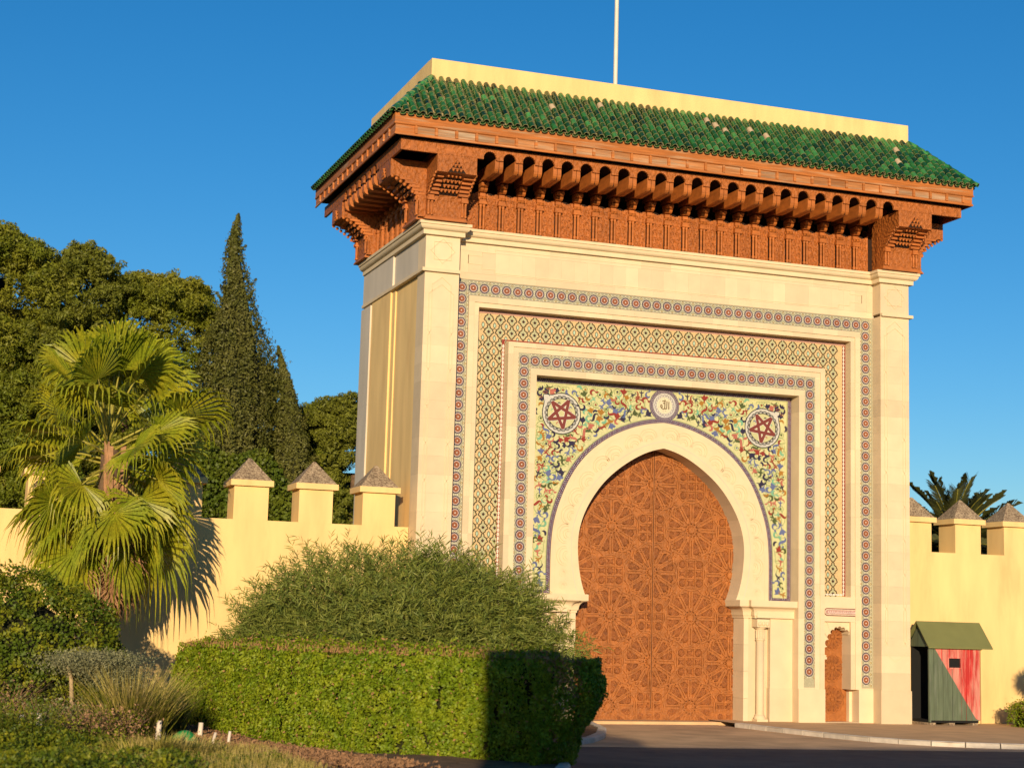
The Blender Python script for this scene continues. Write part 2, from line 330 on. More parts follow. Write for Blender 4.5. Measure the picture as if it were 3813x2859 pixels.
# --- rosette tile (mosaic star flower), built once
def rosette_mesh():
    b = MB(); y = 0
    def ring(r0, r1, n, c, th, notch=0):
        pts0 = []; pts1 = []
        for i in range(n):
            a = 2*math.pi*i/n; rr = r1-(notch if i % 2 else 0); pts1.append((rr*math.cos(a), rr*math.sin(a))); pts0.append((r0*math.cos(a), r0*math.sin(a)))
        vs = [(p[0], -th, p[1]) for p in pts0]+[(p[0], -th, p[1]) for p in pts1]
        b.add(vs, [(i, (i+1) % n, n+(i+1) % n, n+i) for i in range(n)], c)
    def dot(x, z, r, c, th, n=6):
        b.add([(x+r*math.cos(2*math.pi*i/n), -th, z+r*math.sin(2*math.pi*i/n)) for i in range(n)], [tuple(range(n))], c)
    ring(.076, .108, 24, Zc['grey'], .002, .008); ring(.0, .079, 16, Zc['rust'], .003)
    for i in range(16): a = 2*math.pi*i/16; dot(.070*math.cos(a), .070*math.sin(a), .0112, Zc['pinkwhite'], .005, 5)
    n = 16; pts = [((.064 if i % 2 == 0 else .047)*math.cos(2*math.pi*i/n), (.064 if i % 2 == 0 else .047)*math.sin(2*math.pi*i/n)) for i in range(n)]
    b.add([(p[0], -.006, p[1]) for p in pts], [tuple(range(n))], Zc['rust']); dot(0, 0, .013, Zc['white'], .0075, 8)
    for sx in (-1, 1):
        for sz in (-1, 1):
            cx, cz = sx*.1225, sz*.118
            b.add([(cx-.030, -.002, cz), (cx, -.002, cz-.030), (cx+.030, -.002, cz), (cx, -.002, cz+.030)], [(0, 1, 2, 3)], Zc['olive']) if sx > 0 else None
            if sx > 0: dot(cx, cz, .012, Zc['cream'], .004, 6)
            dot(sx*.088, sz*.128, .013, Zc['cream'], .003, 6)
    for sz in (-1, 1):
        dot(0, sz*.130, .012, Zc['cream'], .003, 6); b.add([(-.12, -.001, sz*.146-.003), (.12, -.001, sz*.146-.003), (.12, -.001, sz*.146+.003), (-.12, -.001, sz*.146+.003)], [(0,1,2,3)], Zc['grey'])
    for q in (-.045, 0, .045): dot(.1225, q, .010, Zc['white'], .003, 6)
    for k in range(18):
        a = 2*math.pi*(k+.5)/18; dot(.128*math.cos(a), .128*math.sin(a), .0075, Zc['grey'], .0018, 4) if abs(.128*math.cos(a)) < .118 else None
    return b.mesh('rosette_tile')
RM = rosette_mesh()
def band(name, xL, zT, pitch_n, ztop_pitch, zb, y):
    p = empty_part(name, gate); xR = GW-xL; n = pitch_n; dx = (xR-xL)/n
    for i in range(1, n): link('rosette_tile', RM, p, (xL+i*dx, y, zT))
    z = zT
    while z-.12 > zb:
        for x in (xL, xR): link('rosette_tile', RM, p, (x, y, z), rot=(0, R(90), 0))
        z -= ztop_pitch
band('outer_tile_band', .911, 8.868, 39, .2455, .86, .34); band('inner_tile_band', 2.322, 7.445, 28, .2415, .86, .34)
# base stones under tile bands, cream blocks
for s in (0, 1):
    for q in ((.731, 1.11, .30, .72, .0, .80), (1.95, 2.602, .29, .72, .0, .80), (.731, 1.065, .33, .72, .80, .83), (2.19, 2.46, .33, .72, .80, .83)):
        b = MB(); bx(*q, M_stone); b.build('base_stone', gate)
# --- lattice tile
def lattice_mesh():
    b = MB(); w, h = .2537, .2715; g = Zc['latgreen']; p = Zc['latpale']
    # pale shield round the bud
    b.flat([(-.068, .035), (-.03, .06), (0, .125), (.03, .06), (.068, .035), (.055, -.02), (.03, -.07), (0, -.10), (-.03, -.07), (-.055, -.02)], 0, p, .0015)
    def wav(sx):
        pts = []; n = 16
        for i in range(n+1):
            t = i/n; z = h/2-t*h; u = abs(math.cos(math.pi*t)); xx = (.018+.088*(1-u**1.6))*1.0
            xx += .010*math.sin(t*math.pi*8); pts.append((sx*xx, z+.0))
        return pts
    for sx in (-1, 1): b.ribbon(wav(sx), .024, 0, g, .003)
    b.flat([(-.026, .016), (-.012, .012), (0, .034), (.012, .012), (.026, .016), (.018, -.014), (0, -.028), (-.018, -.014)], 0, Zc['latbud'], .004)
    for sx in (-1, 1):
        if sx > 0: continue
    # eye-shaped drop, sits at the cell corner (half a cell to the left, half down)
    cx, cz = -w/2, -h/2+.0
    d = [(0, .052), (.020, .024), (.024, 0), (.016, -.028), (0, -.045), (-.016, -.028), (-.024, 0), (-.020, .024)]
    b.flat([(cx+u*1.45, cz+v*1.35) for u, v in d], 0, g, .0035); b.flat([(cx+u*.95, cz+v) for u, v in d], 0, Zc['drop'], .005)
    b.ribbon([(cx-.055, cz-.11), (cx, cz-.055), (cx+.055, cz-.11)], .016, 0, g, .003); b.flat([(-.034, .020), (-.014, .016), (0, .046), (.014, .016), (.034, .020), (.024, -.018), (0, -.036), (-.024, -.018)], 0, Zc['latbud'], .0036)
    return b.mesh('lattice_tile')
LM = lattice_mesh()
p = empty_part('lattice_tile_band', gate); cnt = 0
dxl = (GW-2*1.4)/34
nx = 33
for i in range(nx):
    xx = 1.599+i*(GW-2*1.599)/(nx-1)
    for z in (8.295, 8.024): link('lattice_tile', LM, p, (xx, .5775, z)); cnt += 1
z = 7.753
while z > 2.85:
    for xx in (1.345+.0, 1.599, 1.853): 
        for X0 in (xx, GW-xx):
            if X0 < 1.31 or X0 > GW-1.36: continue
            link('lattice_tile', LM, p, (X0, .5775, z)); cnt += 1
    z -= .2715
b = MB(); y = .576
for s in (0, 1):
    bx(1.90, 1.955, .572, .60, 2.82, 7.86, Zc['red']); bx(1.292, 1.40, .571, .60, 2.80, 2.875, Zc['red']) if 0 else None
    bx(1.292, 1.308, .571, .6, 2.81, 8.47, Zc['red']); bx(1.308, 1.372, .5715, .6, 2.81, 8.41, Zc['red']) if 0 else None
b.box(1.30, GW-1.30, .570, .60, 8.405, 8.47, Zc['pink']); b.box(1.90, GW-1.90, .571, .60, 7.86, 7.885, Zc['red'])
b.build('tile_border', gate, kind='stuff')
b = MB()    # white bead border pieces of the lattice band
def bead(cx, cz, vert):
    w2, h2 = (.020, .040) if vert else (.040, .020)
    q = .35
    b.add([(cx-w2, .569, cz-h2*q), (cx-w2*q, .569, cz-h2), (cx+w2*q, .569, cz-h2), (cx+w2, .569, cz-h2*q), (cx+w2, .569, cz+h2*q), (cx+w2*q, .569, cz+h2), (cx-w2*q, .569, cz+h2), (cx-w2, .569, cz+h2*q)], [tuple(range(8))], Zc['white'])
    b.add([(cx-.006, .5675, cz-.006), (cx+.006, .5675, cz-.006), (cx+.006, .5675, cz+.006), (cx-.006, .5675, cz+.006)], [(0,1,2,3)], Zc['black'])
bb2 = MB()
for s in (0, 1):
    xr = (10.042 if s else GW-10.042); xi = (GW-1.928 if s else 1.928); z = 2.87
    bb2.box(min(xr,xr)-.030, xr+.030, .5705, .6, 2.82, 8.40, Zc['starred'])
    while z < 8.38:
        bead(xr, z, True)
        if z < 7.8: bead(xi, z, True)
        z += .087
    x0 = min(xr, xi)
    q = 1.40
    while q < 1.90:
        bead(q if s == 0 else GW-q, 2.845, False); q += .087
bb2.build('tile_border', gate, kind='stuff'); b.build('bead_border', gate, kind='stuff')

# --- spandrel field, archivolt, ring
half = [(3.935, 2.64), (3.86, 2.84), (3.80, 3.08), (3.765, 3.32), (3.745, 3.55), (3.742, 3.80), (3.775, 4.05), (3.85, 4.30), (3.96, 4.54), (4.11, 4.78), (4.30, 5.03), (4.53, 5.25), (4.80, 5.455), (5.12, 5.65), (5.42, 5.775), (5.69, 5.835)]
outer = [(3.14, 2.64), (3.14, 2.84), (3.14, 3.10), (3.14, 3.36), (3.143, 3.62), (3.16, 3.92), (3.21, 4.25), (3.31, 4.58), (3.45, 4.93), (3.62, 5.25), (3.85, 5.55), (4.13, 5.81), (4.49, 6.05), (4.90, 6.23), (5.30, 6.345), (5.69, 6.39)]
def mir(L): return L+[(GW-p[0], p[1]) for p in L[::-1]][1:]
def interp(L, k=3):
    o = []
    for a, c in zip(L[:-1], L[1:]):
        for j in range(k): t = j/k; o.append((a[0]+(c[0]-a[0])*t, a[1]+(c[1]-a[1])*t))
    return o+[L[-1]]
def smooth(L, it=2):
    for _ in range(it): L = [L[0]]+[((L[i-1][0]+2*L[i][0]+L[i+1][0])/4, (L[i-1][1]+2*L[i][1]+L[i+1][1])/4) for i in range(1, len(L)-1)]+[L[-1]]
    return L
half = smooth(interp(half), 3); outer = smooth(interp(outer), 3)
intr = mir(half); extr = mir(outer); n = len(intr)
def offs(L, d):
    o = []
    for i in range(len(L)):
        a = L[max(0, i-1)]; c = L[min(len(L)-1, i+1)]; dx, dz = c[0]-a[0], c[1]-a[1]; l = math.hypot(dx, dz); o.append((L[i][0]-dz/l*d, L[i][1]+dx/l*d))
    return o
AY = .665
av = empty_part('archivolt', gate)
# archivolt split into voussoirs
step = 6; i = 0
while i < n-1:
    j = min(n-1, i+step); bb = MB(); q = list(range(i, j+1)); a = [intr[t] for t in q]; c = [extr[t] for t in q]; k = len(q)
    vs = [(p[0], AY, p[1]) for p in a]+[(p[0], AY, p[1]) for p in c]
    bb.add(vs, [(t, t+1, k+t+1, k+t) for t in range(k-1)], M_stone_in)
    bb.build('voussoir', av); i = j
# intrados reveal blocks
i = 0
while i < n-1:
    j = min(n-1, i+4); q = list(range(i, j+1)); k = len(q); bb = MB()
    vs = [(intr[t][0], AY, intr[t][1]) for t in q]+[(intr[t][0], 1.22, intr[t][1]) for t in q]
    bb.add(vs, [(t, t+1, k+t+1, k+t) for t in range(k-1)], M_stone); bb.build('reveal_stone', av); i = j
b = MB(); innerline = offs(intr, .15); b.ribbon(innerline, .012, AY, M_greystone, .004)
b.ribbon([p for p in offs(extr, -.10)], .008, AY, M_stone_in, .006)
b.build('carved_line', av)
# carved nested scallops round the arch
nsc = 19
L0 = offs(intr, .16)
def arclen(L):
    s = [0]
    for a, c in zip(L[:-1], L[1:]): s.append(s[-1]+math.hypot(c[0]-a[0], c[1]-a[1]))
    return s
s0 = arclen(L0)
for k in range(nsc):
    t = (k+.5)/nsc*(s0[-1]-1.4)+.7; i = next(q for q in range(len(s0)) if s0[q] >= t); i = min(max(i, 1), len(L0)-2)
    dx, dz = L0[i+1][0]-L0[i-1][0], L0[i+1][1]-L0[i-1][1]; l = math.hypot(dx, dz); tx, tz = dx/l, dz/l; nx_, nz_ = -tz, tx
    bb = MB()
    for r, hh in ((.205, .17), (.165, .15), (.10, .12), (.065, .10)):
        pts = []
        for a in np.linspace(-.25, math.pi+.25, 14):
            u = r*math.cos(a); v = hh+r*math.sin(a)*.85-.02; pts.append((L0[i][0]+tx*u+nx_*v, L0[i][1]+tz*u+nz_*v))
        bb.ribbon(pts, .013, AY, M_stone_in, .016)
    bb.build('carved_scallop', av)
for sx in (0, 1):    # spiral scroll carvings at the arch feet
    bb = MB()
    for cz, sg in ((2.83, 1), (3.09, -1)):
        for rr in (.10, .045):
            pts = [((3.42+sg*.0+rr*(1-t*.35)*math.cos(t*5)), cz+rr*(1-t*.35)*math.sin(t*5)) for t in np.linspace(0, 1.6, 18)]
            if sx: pts = [(GW-p[0], p[1]) for p in pts]
            bb.ribbon(pts, .012, AY, M_stone_in, .008)
    bb.build('carved_scroll', av)
# spandrel field
b = MB(); ringo = offs(extr, .0); SY = .68
rect = []
for (x, z) in extr:
    # radial projection from arch centre to rectangle
    if z < 3.9: rect.append((2.6 if x < CX else GW-2.6, z))
    else:
        cx0, cz0 = CX, 3.9; dx, dz = x-cx0, z-cz0; t = min(((2.6-cx0)/dx if dx < 0 else (GW-2.6-cx0)/dx) if abs(dx) > 1e-6 else 1e9, (7.155-cz0)/dz if dz > 1e-6 else 1e9); rect.append((cx0+dx*t, cz0+dz*t))
vs = [(p[0], SY, p[1]) for p in extr]+[(p[0], SY, p[1]) for p in rect]; fs = [(i, i+1, n+i+1, n+i) for i in range(n-1)]
vs += [(2.6, SY, 7.155), (GW-2.6, SY, 7.155)]
iL = next(i for i in range(n) if rect[i][1] >= 7.15); iR = max(i for i in range(n) if rect[i][1] >= 7.15)
fs += [(n+iL-1, n+iL, 2*n), (n+iR, n+iR+1, 2*n+1)]
b.add(vs, fs, Zc['spbg']); sp = b.build('spandrel', gate)
# checker ring and border
def checker(poly, w, y, closed=False, dens=.045):
    b1 = MB(); b1.ribbon(poly, w, y, Zc['purple'], .004, closed)
    s = arclen(poly); N_ = int(s[-1]/dens)
    for k in range(N_):
        for row in (-1, 1):
            t = (k+(.5 if row > 0 else 0))*dens+.01; i = 1
            import bisect
            i = min(max(1, bisect.bisect_left(s, t)), len(poly)-1); f = (t-s[i-1])/max(1e-6, s[i]-s[i-1]); px_ = poly[i-1][0]+(poly[i][0]-poly[i-1][0])*f; pz_ = poly[i-1][1]+(poly[i][1]-poly[i-1][1])*f
            dx, dz = poly[i][0]-poly[i-1][0], poly[i][1]-poly[i-1][1]; l = math.hypot(dx, dz); px_ += -dz/l*row*w*.22; pz_ += dx/l*row*w*.22; r = .0125
            b1.add([(px_-r, y-.0055, pz_), (px_, y-.0055, pz_-r), (px_+r, y-.0055, pz_), (px_, y-.0055, pz_+r)], [(0,1,2,3)], Zc['pinkwhite'] if (k % 3) else Zc['pink'])
    return b1
mid = offs(extr, .048); b = checker(mid, .09, SY); b.build('checker_border', sp, kind='stuff')
for poly in ([(2.645, 2.73), (2.645, 7.10)], [(GW-2.645, 2.73), (GW-2.645, 7.10)], [(2.60, 7.112), (GW-2.60, 7.112)], [(2.6, 2.685), (3.14, 2.685)], [(GW-3.14, 2.685), (GW-2.6, 2.685)]):
    checker(interp(poly, 8), .085, SY-.001).build('checker_border', sp, kind='stuff')
b = MB(); b.ribbon(offs(extr, .105), .010, SY, Zc['tendril'], .003)
for x in (2.705, GW-2.705): b.ribbon([(x, 2.74), (x, 7.05)], .008, SY, Zc['tendril'], .003)
b.ribbon([(2.70, 7.055), (GW-2.70, 7.055)], .008, SY, Zc['tendril'], .003); b.build('tile_line', sp)
# arabesque leaves -------------------------------------------------
def taper(pts, w0, wm, w1):
    n = len(pts); return [w0+(wm-w0)*math.sin(math.pi*i/(n-1)) if i < n/2 else w1+(wm-w1)*math.sin(math.pi*i/(n-1)) for i in range(n)]
def leafshape(kind, c):
    b = MB(); th = .005
    if kind == 0:   # hooked crescent with bud
        pts = [(.062*math.cos(a)*(1-.12*a), .062*math.sin(a)*(1-.12*a)) for a in np.linspace(-.6, 3.9, 12)]
        b.ribbon(pts, taper(pts, .004, .046, .012), 0, c, th); b.flat([(.05, -.02), (.085, -.05), (.11, -.09), (.07, -.085), (.04, -.06)], 0, c, th)
    elif kind == 1:  # tulip
        b.flat([(0, -.02), (.03, -.03), (.055, 0), (.09, .05), (.05, .035), (.03, .06), (.005, .085), (-.015, .045), (-.05, .06), (-.08, .035), (-.045, .0), (-.03, -.03)], 0, c, th)
        pts = [(0, -.02), (.01, -.06), (-.01, -.10)]; b.ribbon(pts, [.03, .02, .004], 0, c, th)
    elif kind == 2:  # S leaf
        pts = [(t*.11, .045*math.sin(t*math.pi)) for t in np.linspace(-1, 1, 12)]; b.ribbon(pts, taper(pts, .004, .052, .004), 0, c, th)
    elif kind == 3:  # three lobed leaf
        for a in (70, 120, 10):
            q = [(.0, .0), (.035*math.cos(R(a-25)), .035*math.sin(R(a-25))), (.085*math.cos(R(a)), .085*math.sin(R(a))), (.035*math.cos(R(a+25)), .035*math.sin(R(a+25)))]; b.flat(q, 0, c, th)
        pts = [(0, 0), (-.03, -.03), (-.035, -.07), (-.01, -.095)]; b.ribbon(pts, [.03, .026, .018, .004], 0, c, th)
    elif kind == 4:  # comma
        pts = [(.05*math.cos(a), .05*math.sin(a)) for a in np.linspace(-.3, 2.6, 9)]; b.ribbon(pts, taper(pts, .034, .048, .003), 0, c, th)
    else:            # spiral flower
        pts = [((.012+.012*t)*math.cos(t*1.9), (.012+.012*t)*math.sin(t*1.9)) for t in np.linspace(0, 5, 22)]; b.ribbon(pts, .011, 0, Zc['tendril'], .004)
        b.flat([(.02*math.cos(a), .02*math.sin(a)) for a in np.linspace(0, 2*math.pi, 8)[:-1]], 0, c, th)
    return b.mesh('leaf_inlay')
cols = ['red', 'ochre', 'navy', 'blue', 'green', 'teal', 'salmon', 'red', 'blue', 'ochre', 'navy']
LMESH = {}
def lm(k, c):
    if (k, c) not in LMESH: LMESH[(k, c)] = leafshape(k, Zc[c])
    return LMESH[(k, c)]
def extr_x(z):
    best = CX
    for p in outer:
        if abs(p[1]-z) < .08: best = min(best, p[0])
    return best
op = np.array(outer)
def inside(x, z, mg):
    if x < 2.73+mg or z > 7.03-mg or z < 2.76+mg: return False
    if math.hypot(x-3.31, z-6.43) < .45+mg*.7 or math.hypot(x-CX, z-6.765) < .38+mg*.7: return False
    d = np.min(np.hypot(op[:, 0]-x, op[:, 1]-z))
    if d < .16+mg: return False
    # outside the arch?
    k = int(np.argmin(np.hypot(op[:, 0]-x, op[:, 1]-z))); t = op[min(k+1, len(op)-1)]-op[max(k-1, 0)]; nrm = np.array([-t[1], t[0]]); return float(np.dot(np.array([x, z])-op[k], nrm)) > 0
pts = []; tries = 0
while tries < 16000 and len(pts) < 200:
    tries += 1; x = random.uniform(2.72, CX-.05); z = random.uniform(2.75, 7.05)
    if inside(x, z, .045) and all((x-a)**2+(z-c)**2 > .104**2 for a, c, *_ in pts): pts.append((x, z, random.choice([0, 0, 1, 1, 2, 3, 3, 4, 4, 5]), random.choice(cols), random.uniform(0, 6.28), random.uniform(.90, 1.20)))
for x, z, k, c, a, s in pts:
    if k == 5 and c in ('teal', 'salmon'): c = 'green'
    link('leaf_inlay', lm(k, c), sp, (x, SY-.0005-random.random()*.001, z), rot=(0, a, 0), scale=(s, 1, s))
    link('leaf_inlay', lm(k, c), sp, (GW-x, SY-.0005-random.random()*.001, z), rot=(0, -a, 0), scale=(-s, 1, s))
b = MB()       # tendrils
for k in range(120):
    x, z, *_ = random.choice(pts); r = random.uniform(.10, .2); a0 = random.uniform(0, 6.28)
    arc = [(x+r*math.cos(a0+t)+.0, z+r*math.sin(a0+t)) for t in np.linspace(0, random.uniform(2.2, 4.5), 14)]
    arc = [q for q in arc if inside(q[0], q[1], 0)]
    if len(arc) > 4:
        b.ribbon(arc, .011, SY, Zc['tendril'], .0015+k*.00003); b.ribbon([(GW-q[0], q[1]) for q in arc], .011, SY, Zc['tendril'], .0015+k*.00003)
b.build('tendril', sp, kind='stuff')
# star medallions
def star_medallion(mirror):
    b = MB(); cx, cz = 0, 0; y = 0; f = lambda p: (-p[0], p[1]) if mirror else p
    tear = []
    for t in range(60):
        a = 2*math.pi*t/60; r = .432; d = abs((a-R(137)+math.pi) % (2*math.pi)-math.pi); r += .14*math.exp(-(d/.17)**1.6); tear.append(f((r*math.cos(a), r*math.sin(a))))
    b.flat(tear, y, zc('medal', 204, 194, 172), .006); b.ribbon(tear+[tear[0]], .018, y-.006, Zc['black'], .0015)
    inn = [f((q*.322*math.cos(a), q*.322*math.sin(a))) for a, q in [(2*math.pi*t/40, 1) for t in range(40)]]
    b.flat(inn, y-.006, Zc['spbg'], .002); b.ribbon(inn+[inn[0]], .016, y-.008, Zc['black'], .0015)
    for k in range(22):
        a = 2*math.pi*k/22; px_, pz_ = .325*math.cos(a), .325*math.sin(a)
        for rr in (.055, .034):
            b.ribbon([f((px_+rr*math.cos(a+t), pz_+rr*math.sin(a+t))) for t in np.linspace(-1.5, 1.5, 8)], .012, y-.006, Zc['black'], .002)
    b.flat([f((.05+.03*math.cos(t), .15+.02*math.sin(t))) for t in np.linspace(0, 6.28, 9)[:-1]], y-.008, Zc['blue'], .002)
    for (u, v, c_) in ((.2, .12, 'blue'), (.2, .02, 'salmon'), (-.16, -.16, 'blue'), (-.08, -.22, 'salmon'), (.10, -.15, 'teal'), (-.2, .06, 'teal'), (-.06, .2, 'navy')):
        b.ribbon([f((u+.03*math.cos(t), v+.03*math.sin(t))) for t in np.linspace(0, 4, 9)], [.004, .014, .02, .022, .022, .02, .016, .01, .004], y-.008, Zc[c_], .002)
    tips = [f((.325*math.cos(R(61+72*k)), .325*math.sin(R(61+72*k)))) for k in range(5)]
    order = [0, 2, 4, 1, 3]
    for w_, c_, th in ((.082, 'white', .003), (.068, 'starred', .0045)):
        for k in range(5): b.ribbon([tips[order[k]], tips[order[(k+1) % 5]]], w_, y-.008, Zc[c_], th+k*.0002)
    for u, v, rr in ((-.36, .41, .05), (-.46, .30, .04), (-.29, .49, .04)):
        b.ribbon([f((u+rr*math.cos(t)-.02, v+rr*.5*math.sin(t)+.02)) for t in np.linspace(0, 6.28, 12)], .012, y-.004, Zc['rust'], .003)
    return b
star_medallion(False).build('star_medallion', sp, (3.31, SY, 6.43)); star_medallion(True).build('star_medallion', sp, (GW-3.31, SY, 6.43))
# calligraphy roundel
b = MB(); cxm, czm = CX, 6.765
circ = lambda r, n_=40: [(cxm+r*math.cos(2*math.pi*t/n_), czm+r*math.sin(2*math.pi*t/n_)) for t in range(n_)]
b.flat(circ(.35), SY-.002, Zc['purple'], .005)
for k in range(46):
    for rr, o in ((.325, 0), (.290, .5)):
        a = 2*math.pi*(k+o)/46; px_, pz_ = cxm+rr*math.cos(a), czm+rr*math.sin(a); r = .0125
        b.add([(px_-r, SY-.0085, pz_), (px_, SY-.0085, pz_-r), (px_+r, SY-.0085, pz_), (px_, SY-.0085, pz_+r)], [(0,1,2,3)], Zc['pinkwhite'])
b.flat(circ(.265), SY-.007, Zc['white'], .003); c2 = circ(.245); b.ribbon(c2+[c2[0]], .007, SY-.010, Zc['grey'], .001)
for k in range(20):
    a = 2*math.pi*k/20; px_, pz_ = cxm+.195*math.cos(a), czm+.195*math.sin(a)
    b.ribbon([(px_+.032*math.cos(a+t), pz_+.032*math.sin(a+t)) for t in np.linspace(-1.5, 1.5, 7)], .012, SY-.010, Zc['grey'], .001)
c3 = circ(.19); b.ribbon(c3+[c3[0]], .008, SY-.010, Zc['grey'], .0015); b.flat(circ(.178), SY-.010, Zc['cream'], .001)
g = zc('script', 104, 78, 28); q = lambda L: [(cxm+a*.9, czm+c*.9) for a, c in L]
for L_ in ([(.115, .10), (.112, -.09)],                         # alif
           [(.065, .11), (.060, -.03), (.055, -.075), (.03, -.085), (.012, -.06)],   # lam
           [(.010, .11), (.008, -.03), (.0, -.08), (-.03, -.095), (-.055, -.075)],   # lam
           [(-.055, -.075), (-.085, -.06), (-.105, -.02), (-.09, .02), (-.065, .0), (-.06, -.04), (-.085, -.065)],   # ha
           [(-.035, .065), (-.025, .045), (-.012, .062), (0-.0, .045)], [(-.06, .10), (.035, .125)]):
    b.ribbon(q(L_), .022, SY-.011, g, .0015)
for a, c in ((-.12, .06), (-.10, .09), (.09, .13), (.03, -.12), (-.03, -.13), (.13, -.05), (-.13, -.04), (0, .145)):
    b.flat([(cxm+a-.008, czm+c), (cxm+a, czm+c-.008), (cxm+a+.008, czm+c), (cxm+a, czm+c+.008)], SY-.011, g, .001)
b.build('calligraphy_roundel', sp)

# --- lower jambs, impost, engaged columns, small doors
def side(sx):
    X = (lambda x: x) if sx else (lambda x: GW-x)
    def box(b, x0, x1, y0, y1, z0, z1, m): a, c = sorted((X(x0), X(x1))); b.box(a, c, y0, y1, z0, z1, m)
    p = empty_part('arch_pier', gate)
    for z0 in np.arange(0, 2.28, .57): 
        bb = MB(); box(bb, 7.648, 7.76, .675, 1.22, z0+.0015, min(z0+.57, 2.29)-.0015, M_stone); bb.build('stone_block', p)
    bb = MB(); box(bb, 7.76, 8.26, .71, .75, 0, 2.29, M_stone); bb.build('stone_panel', p)
    bb = MB(); box(bb, 8.24, 8.78, .58, .75, .80, 2.29, M_stone); bb.build('stone_panel', p)
    bb = MB(); box(bb, 8.225, 8.785, .565, .75, 0, .80, M_stone); bb.build('plinth', p)
    # engaged column
    c = empty_part('engaged_column', gate)
    cx = X(8.005); cy = .60
    MB().lathe(cx, cy, [(.085, .24), (.085, 1.80)], M_stone_in, 16).build('shaft', c)
    bb = MB(); bb.box(cx-.13, cx+.13, cy-.13, .71, 0, .14, M_stone_in); bb.lathe(cx, cy, [(.13, .14), (.135, .17), (.11, .2), (.10, .24)], M_stone_in, 16); bb.build('base', c)
    bb = MB(); bb.lathe(cx, cy, [(.085, 1.80), (.105, 1.81), (.105, 1.83), (.085, 1.84), (.085, 2.02), (.10, 2.06), (.13, 2.075), (.12, 2.09)], M_stone_in, 16)
    for k in range(12): a = 2*math.pi*k/12; bb.tube([(cx+.088*math.cos(a), cy+.088*math.sin(a), 1.85), (cx+.092*math.cos(a), cy+.092*math.sin(a), 2.03)], .014, M_stone_in, 5)
    bb.box(cx-.15, cx+.15, cy-.15, .71, 2.09, 2.26, M_stone_in)
    for k in range(3): bb.lathe(cx-.09+.09*k, cy-.15, [(.0, 2.11), (.035, 2.13), (.04, 2.17), (.02, 2.21)], M_stone_in, 8)
    bb.build('capital', c)
    # imposts: stepped cyma ledge around two plan outlines
    prof = [(-.35, 2.28), (.02, 2.28), (.02, 2.325), (.04, 2.33), (.045, 2.36)]+[(.045+.12*(1-math.cos(t)), 2.36+.15*math.sin(t)) for t in np.linspace(.1, math.pi/2, 6)]+[(.175, 2.52), (.20, 2.525), (.20, 2.66), (-.35, 2.665)]
    for path in ([(7.648, 1.21), (7.648, .675), (7.80, .675)], [(7.86, .70), (7.86, .56), (8.80, .56)]):
        pp = [(X(a), c_) for a, c_ in path]
        if not sx: pp = pp[::-1]
        o = sweep(pp, prof, M_stone_in, 'impost', gate)
    bb = MB(); box(bb, 7.70, 8.80, .69, .75, 2.28, 2.66, M_stone_in); box(bb, 7.88, 8.79, .50, .75, 2.29, 2.655, M_stone_in); bb.build('impost', gate)
    # small door bay: x 9.19..10.30
    f = empty_part('side_door_surround', gate)
    bb = MB()
    box(bb, 9.19, 9.43, .325, .75, .80, 2.80, M_stone); box(bb, 10.275, 10.35, .325, .75, .80, 2.80, M_stone); 
    box(bb, 9.43, 10.275, .325, .75, 2.255, 2.795, M_stone)
    bb.build('stone_frame', f)
    # scalloped plaque
    zs, x0, x1, yc = 1.49, 9.50, 10.20, .40; cxx = (x0+x1)/2; rw = (x1-x0)/2; bb = MB()
    arc = []; nl = 11
    for k in range(nl):
        a0 = math.pi-math.pi*k/nl; a1 = math.pi-math.pi*(k+1)/nl
        P = lambda a: (cxx+rw*math.cos(a)*.93, zs+.03+.60*math.sin(a)**.9)
        (ax, az), (bx_, bz) = P(a0), P(a1); mx_, mz_ = (ax+bx_)/2, (az+bz)/2; dx, dz = bx_-ax, bz-az; l = math.hypot(dx, dz)
        for t in np.linspace(0, math.pi, 6)[:-1]:
            u = -math.cos(t)*l/2; v = math.sin(t)*l/2*.95; arc.append((mx_+dx/l*u-dz/l*v, mz_+dz/l*u+dx/l*v))
    arc = [(x0, zs)]+arc+[(x1, zs)]
    recto = []
    for (x, z) in arc:
        dx, dz = x-cxx, z-zs+.001; t = min(abs((.425 if dx > 0 else .405)/dx) if abs(dx) > 1e-6 else 1e9, (2.255-zs)/dz if dz > .002 else 1e9); recto.append((cxx+dx*t, zs+dz*t))
    k = len(arc); xm = lambda x: X(x)
    vs = [(xm(a), yc, c_) for a, c_ in arc]+[(xm(a), yc, c_) for a, c_ in recto]+[(xm(a), .72, c_) for a, c_ in arc]
    bb.add(vs, [(i, i+1, k+i+1, k+i) for i in range(k-1)]+[(i, i+1, 2*k+i+1, 2*k+i) for i in range(k-1)], M_stone_in)
    box(bb, 9.43, 10.275, yc+.001, .43, 2.24, 2.256, M_stone_in)
    for xx in (x0, x1): box(bb, (9.43 if xx == x0 else 10.17), (9.53 if xx == x0 else 10.275), yc, .73, 1.44, zs-.001, M_stone_in)
    bb.build('scalloped_arch', f)
    bb = MB(); box(bb, 9.43, 9.50, .60, .73, 0, 1.44, M_stone); box(bb, 10.20, 10.275, .60, .73, 0, 1.44, M_stone); bb.build('reveal_stone', f)
    # door
    d = empty_part('side_door', gate); bb = MB(); box(bb, 9.40, 10.30, .715, .78, .09, 2.3, M_door); bb.build('door_leaf', d)
    for cz in (1.93, 1.25, .57):
        o = link('star_carving', STAR_S, d, (X(9.83), .715, cz))
    bb = MB(); box(bb, 9.435, 10.265, .31, .75, 0, .10, M_stone); bb.build('door_sill', gate)
    # cartouche
    cbb = MB(); cxx = X(9.84); hw, hh = .425, .085
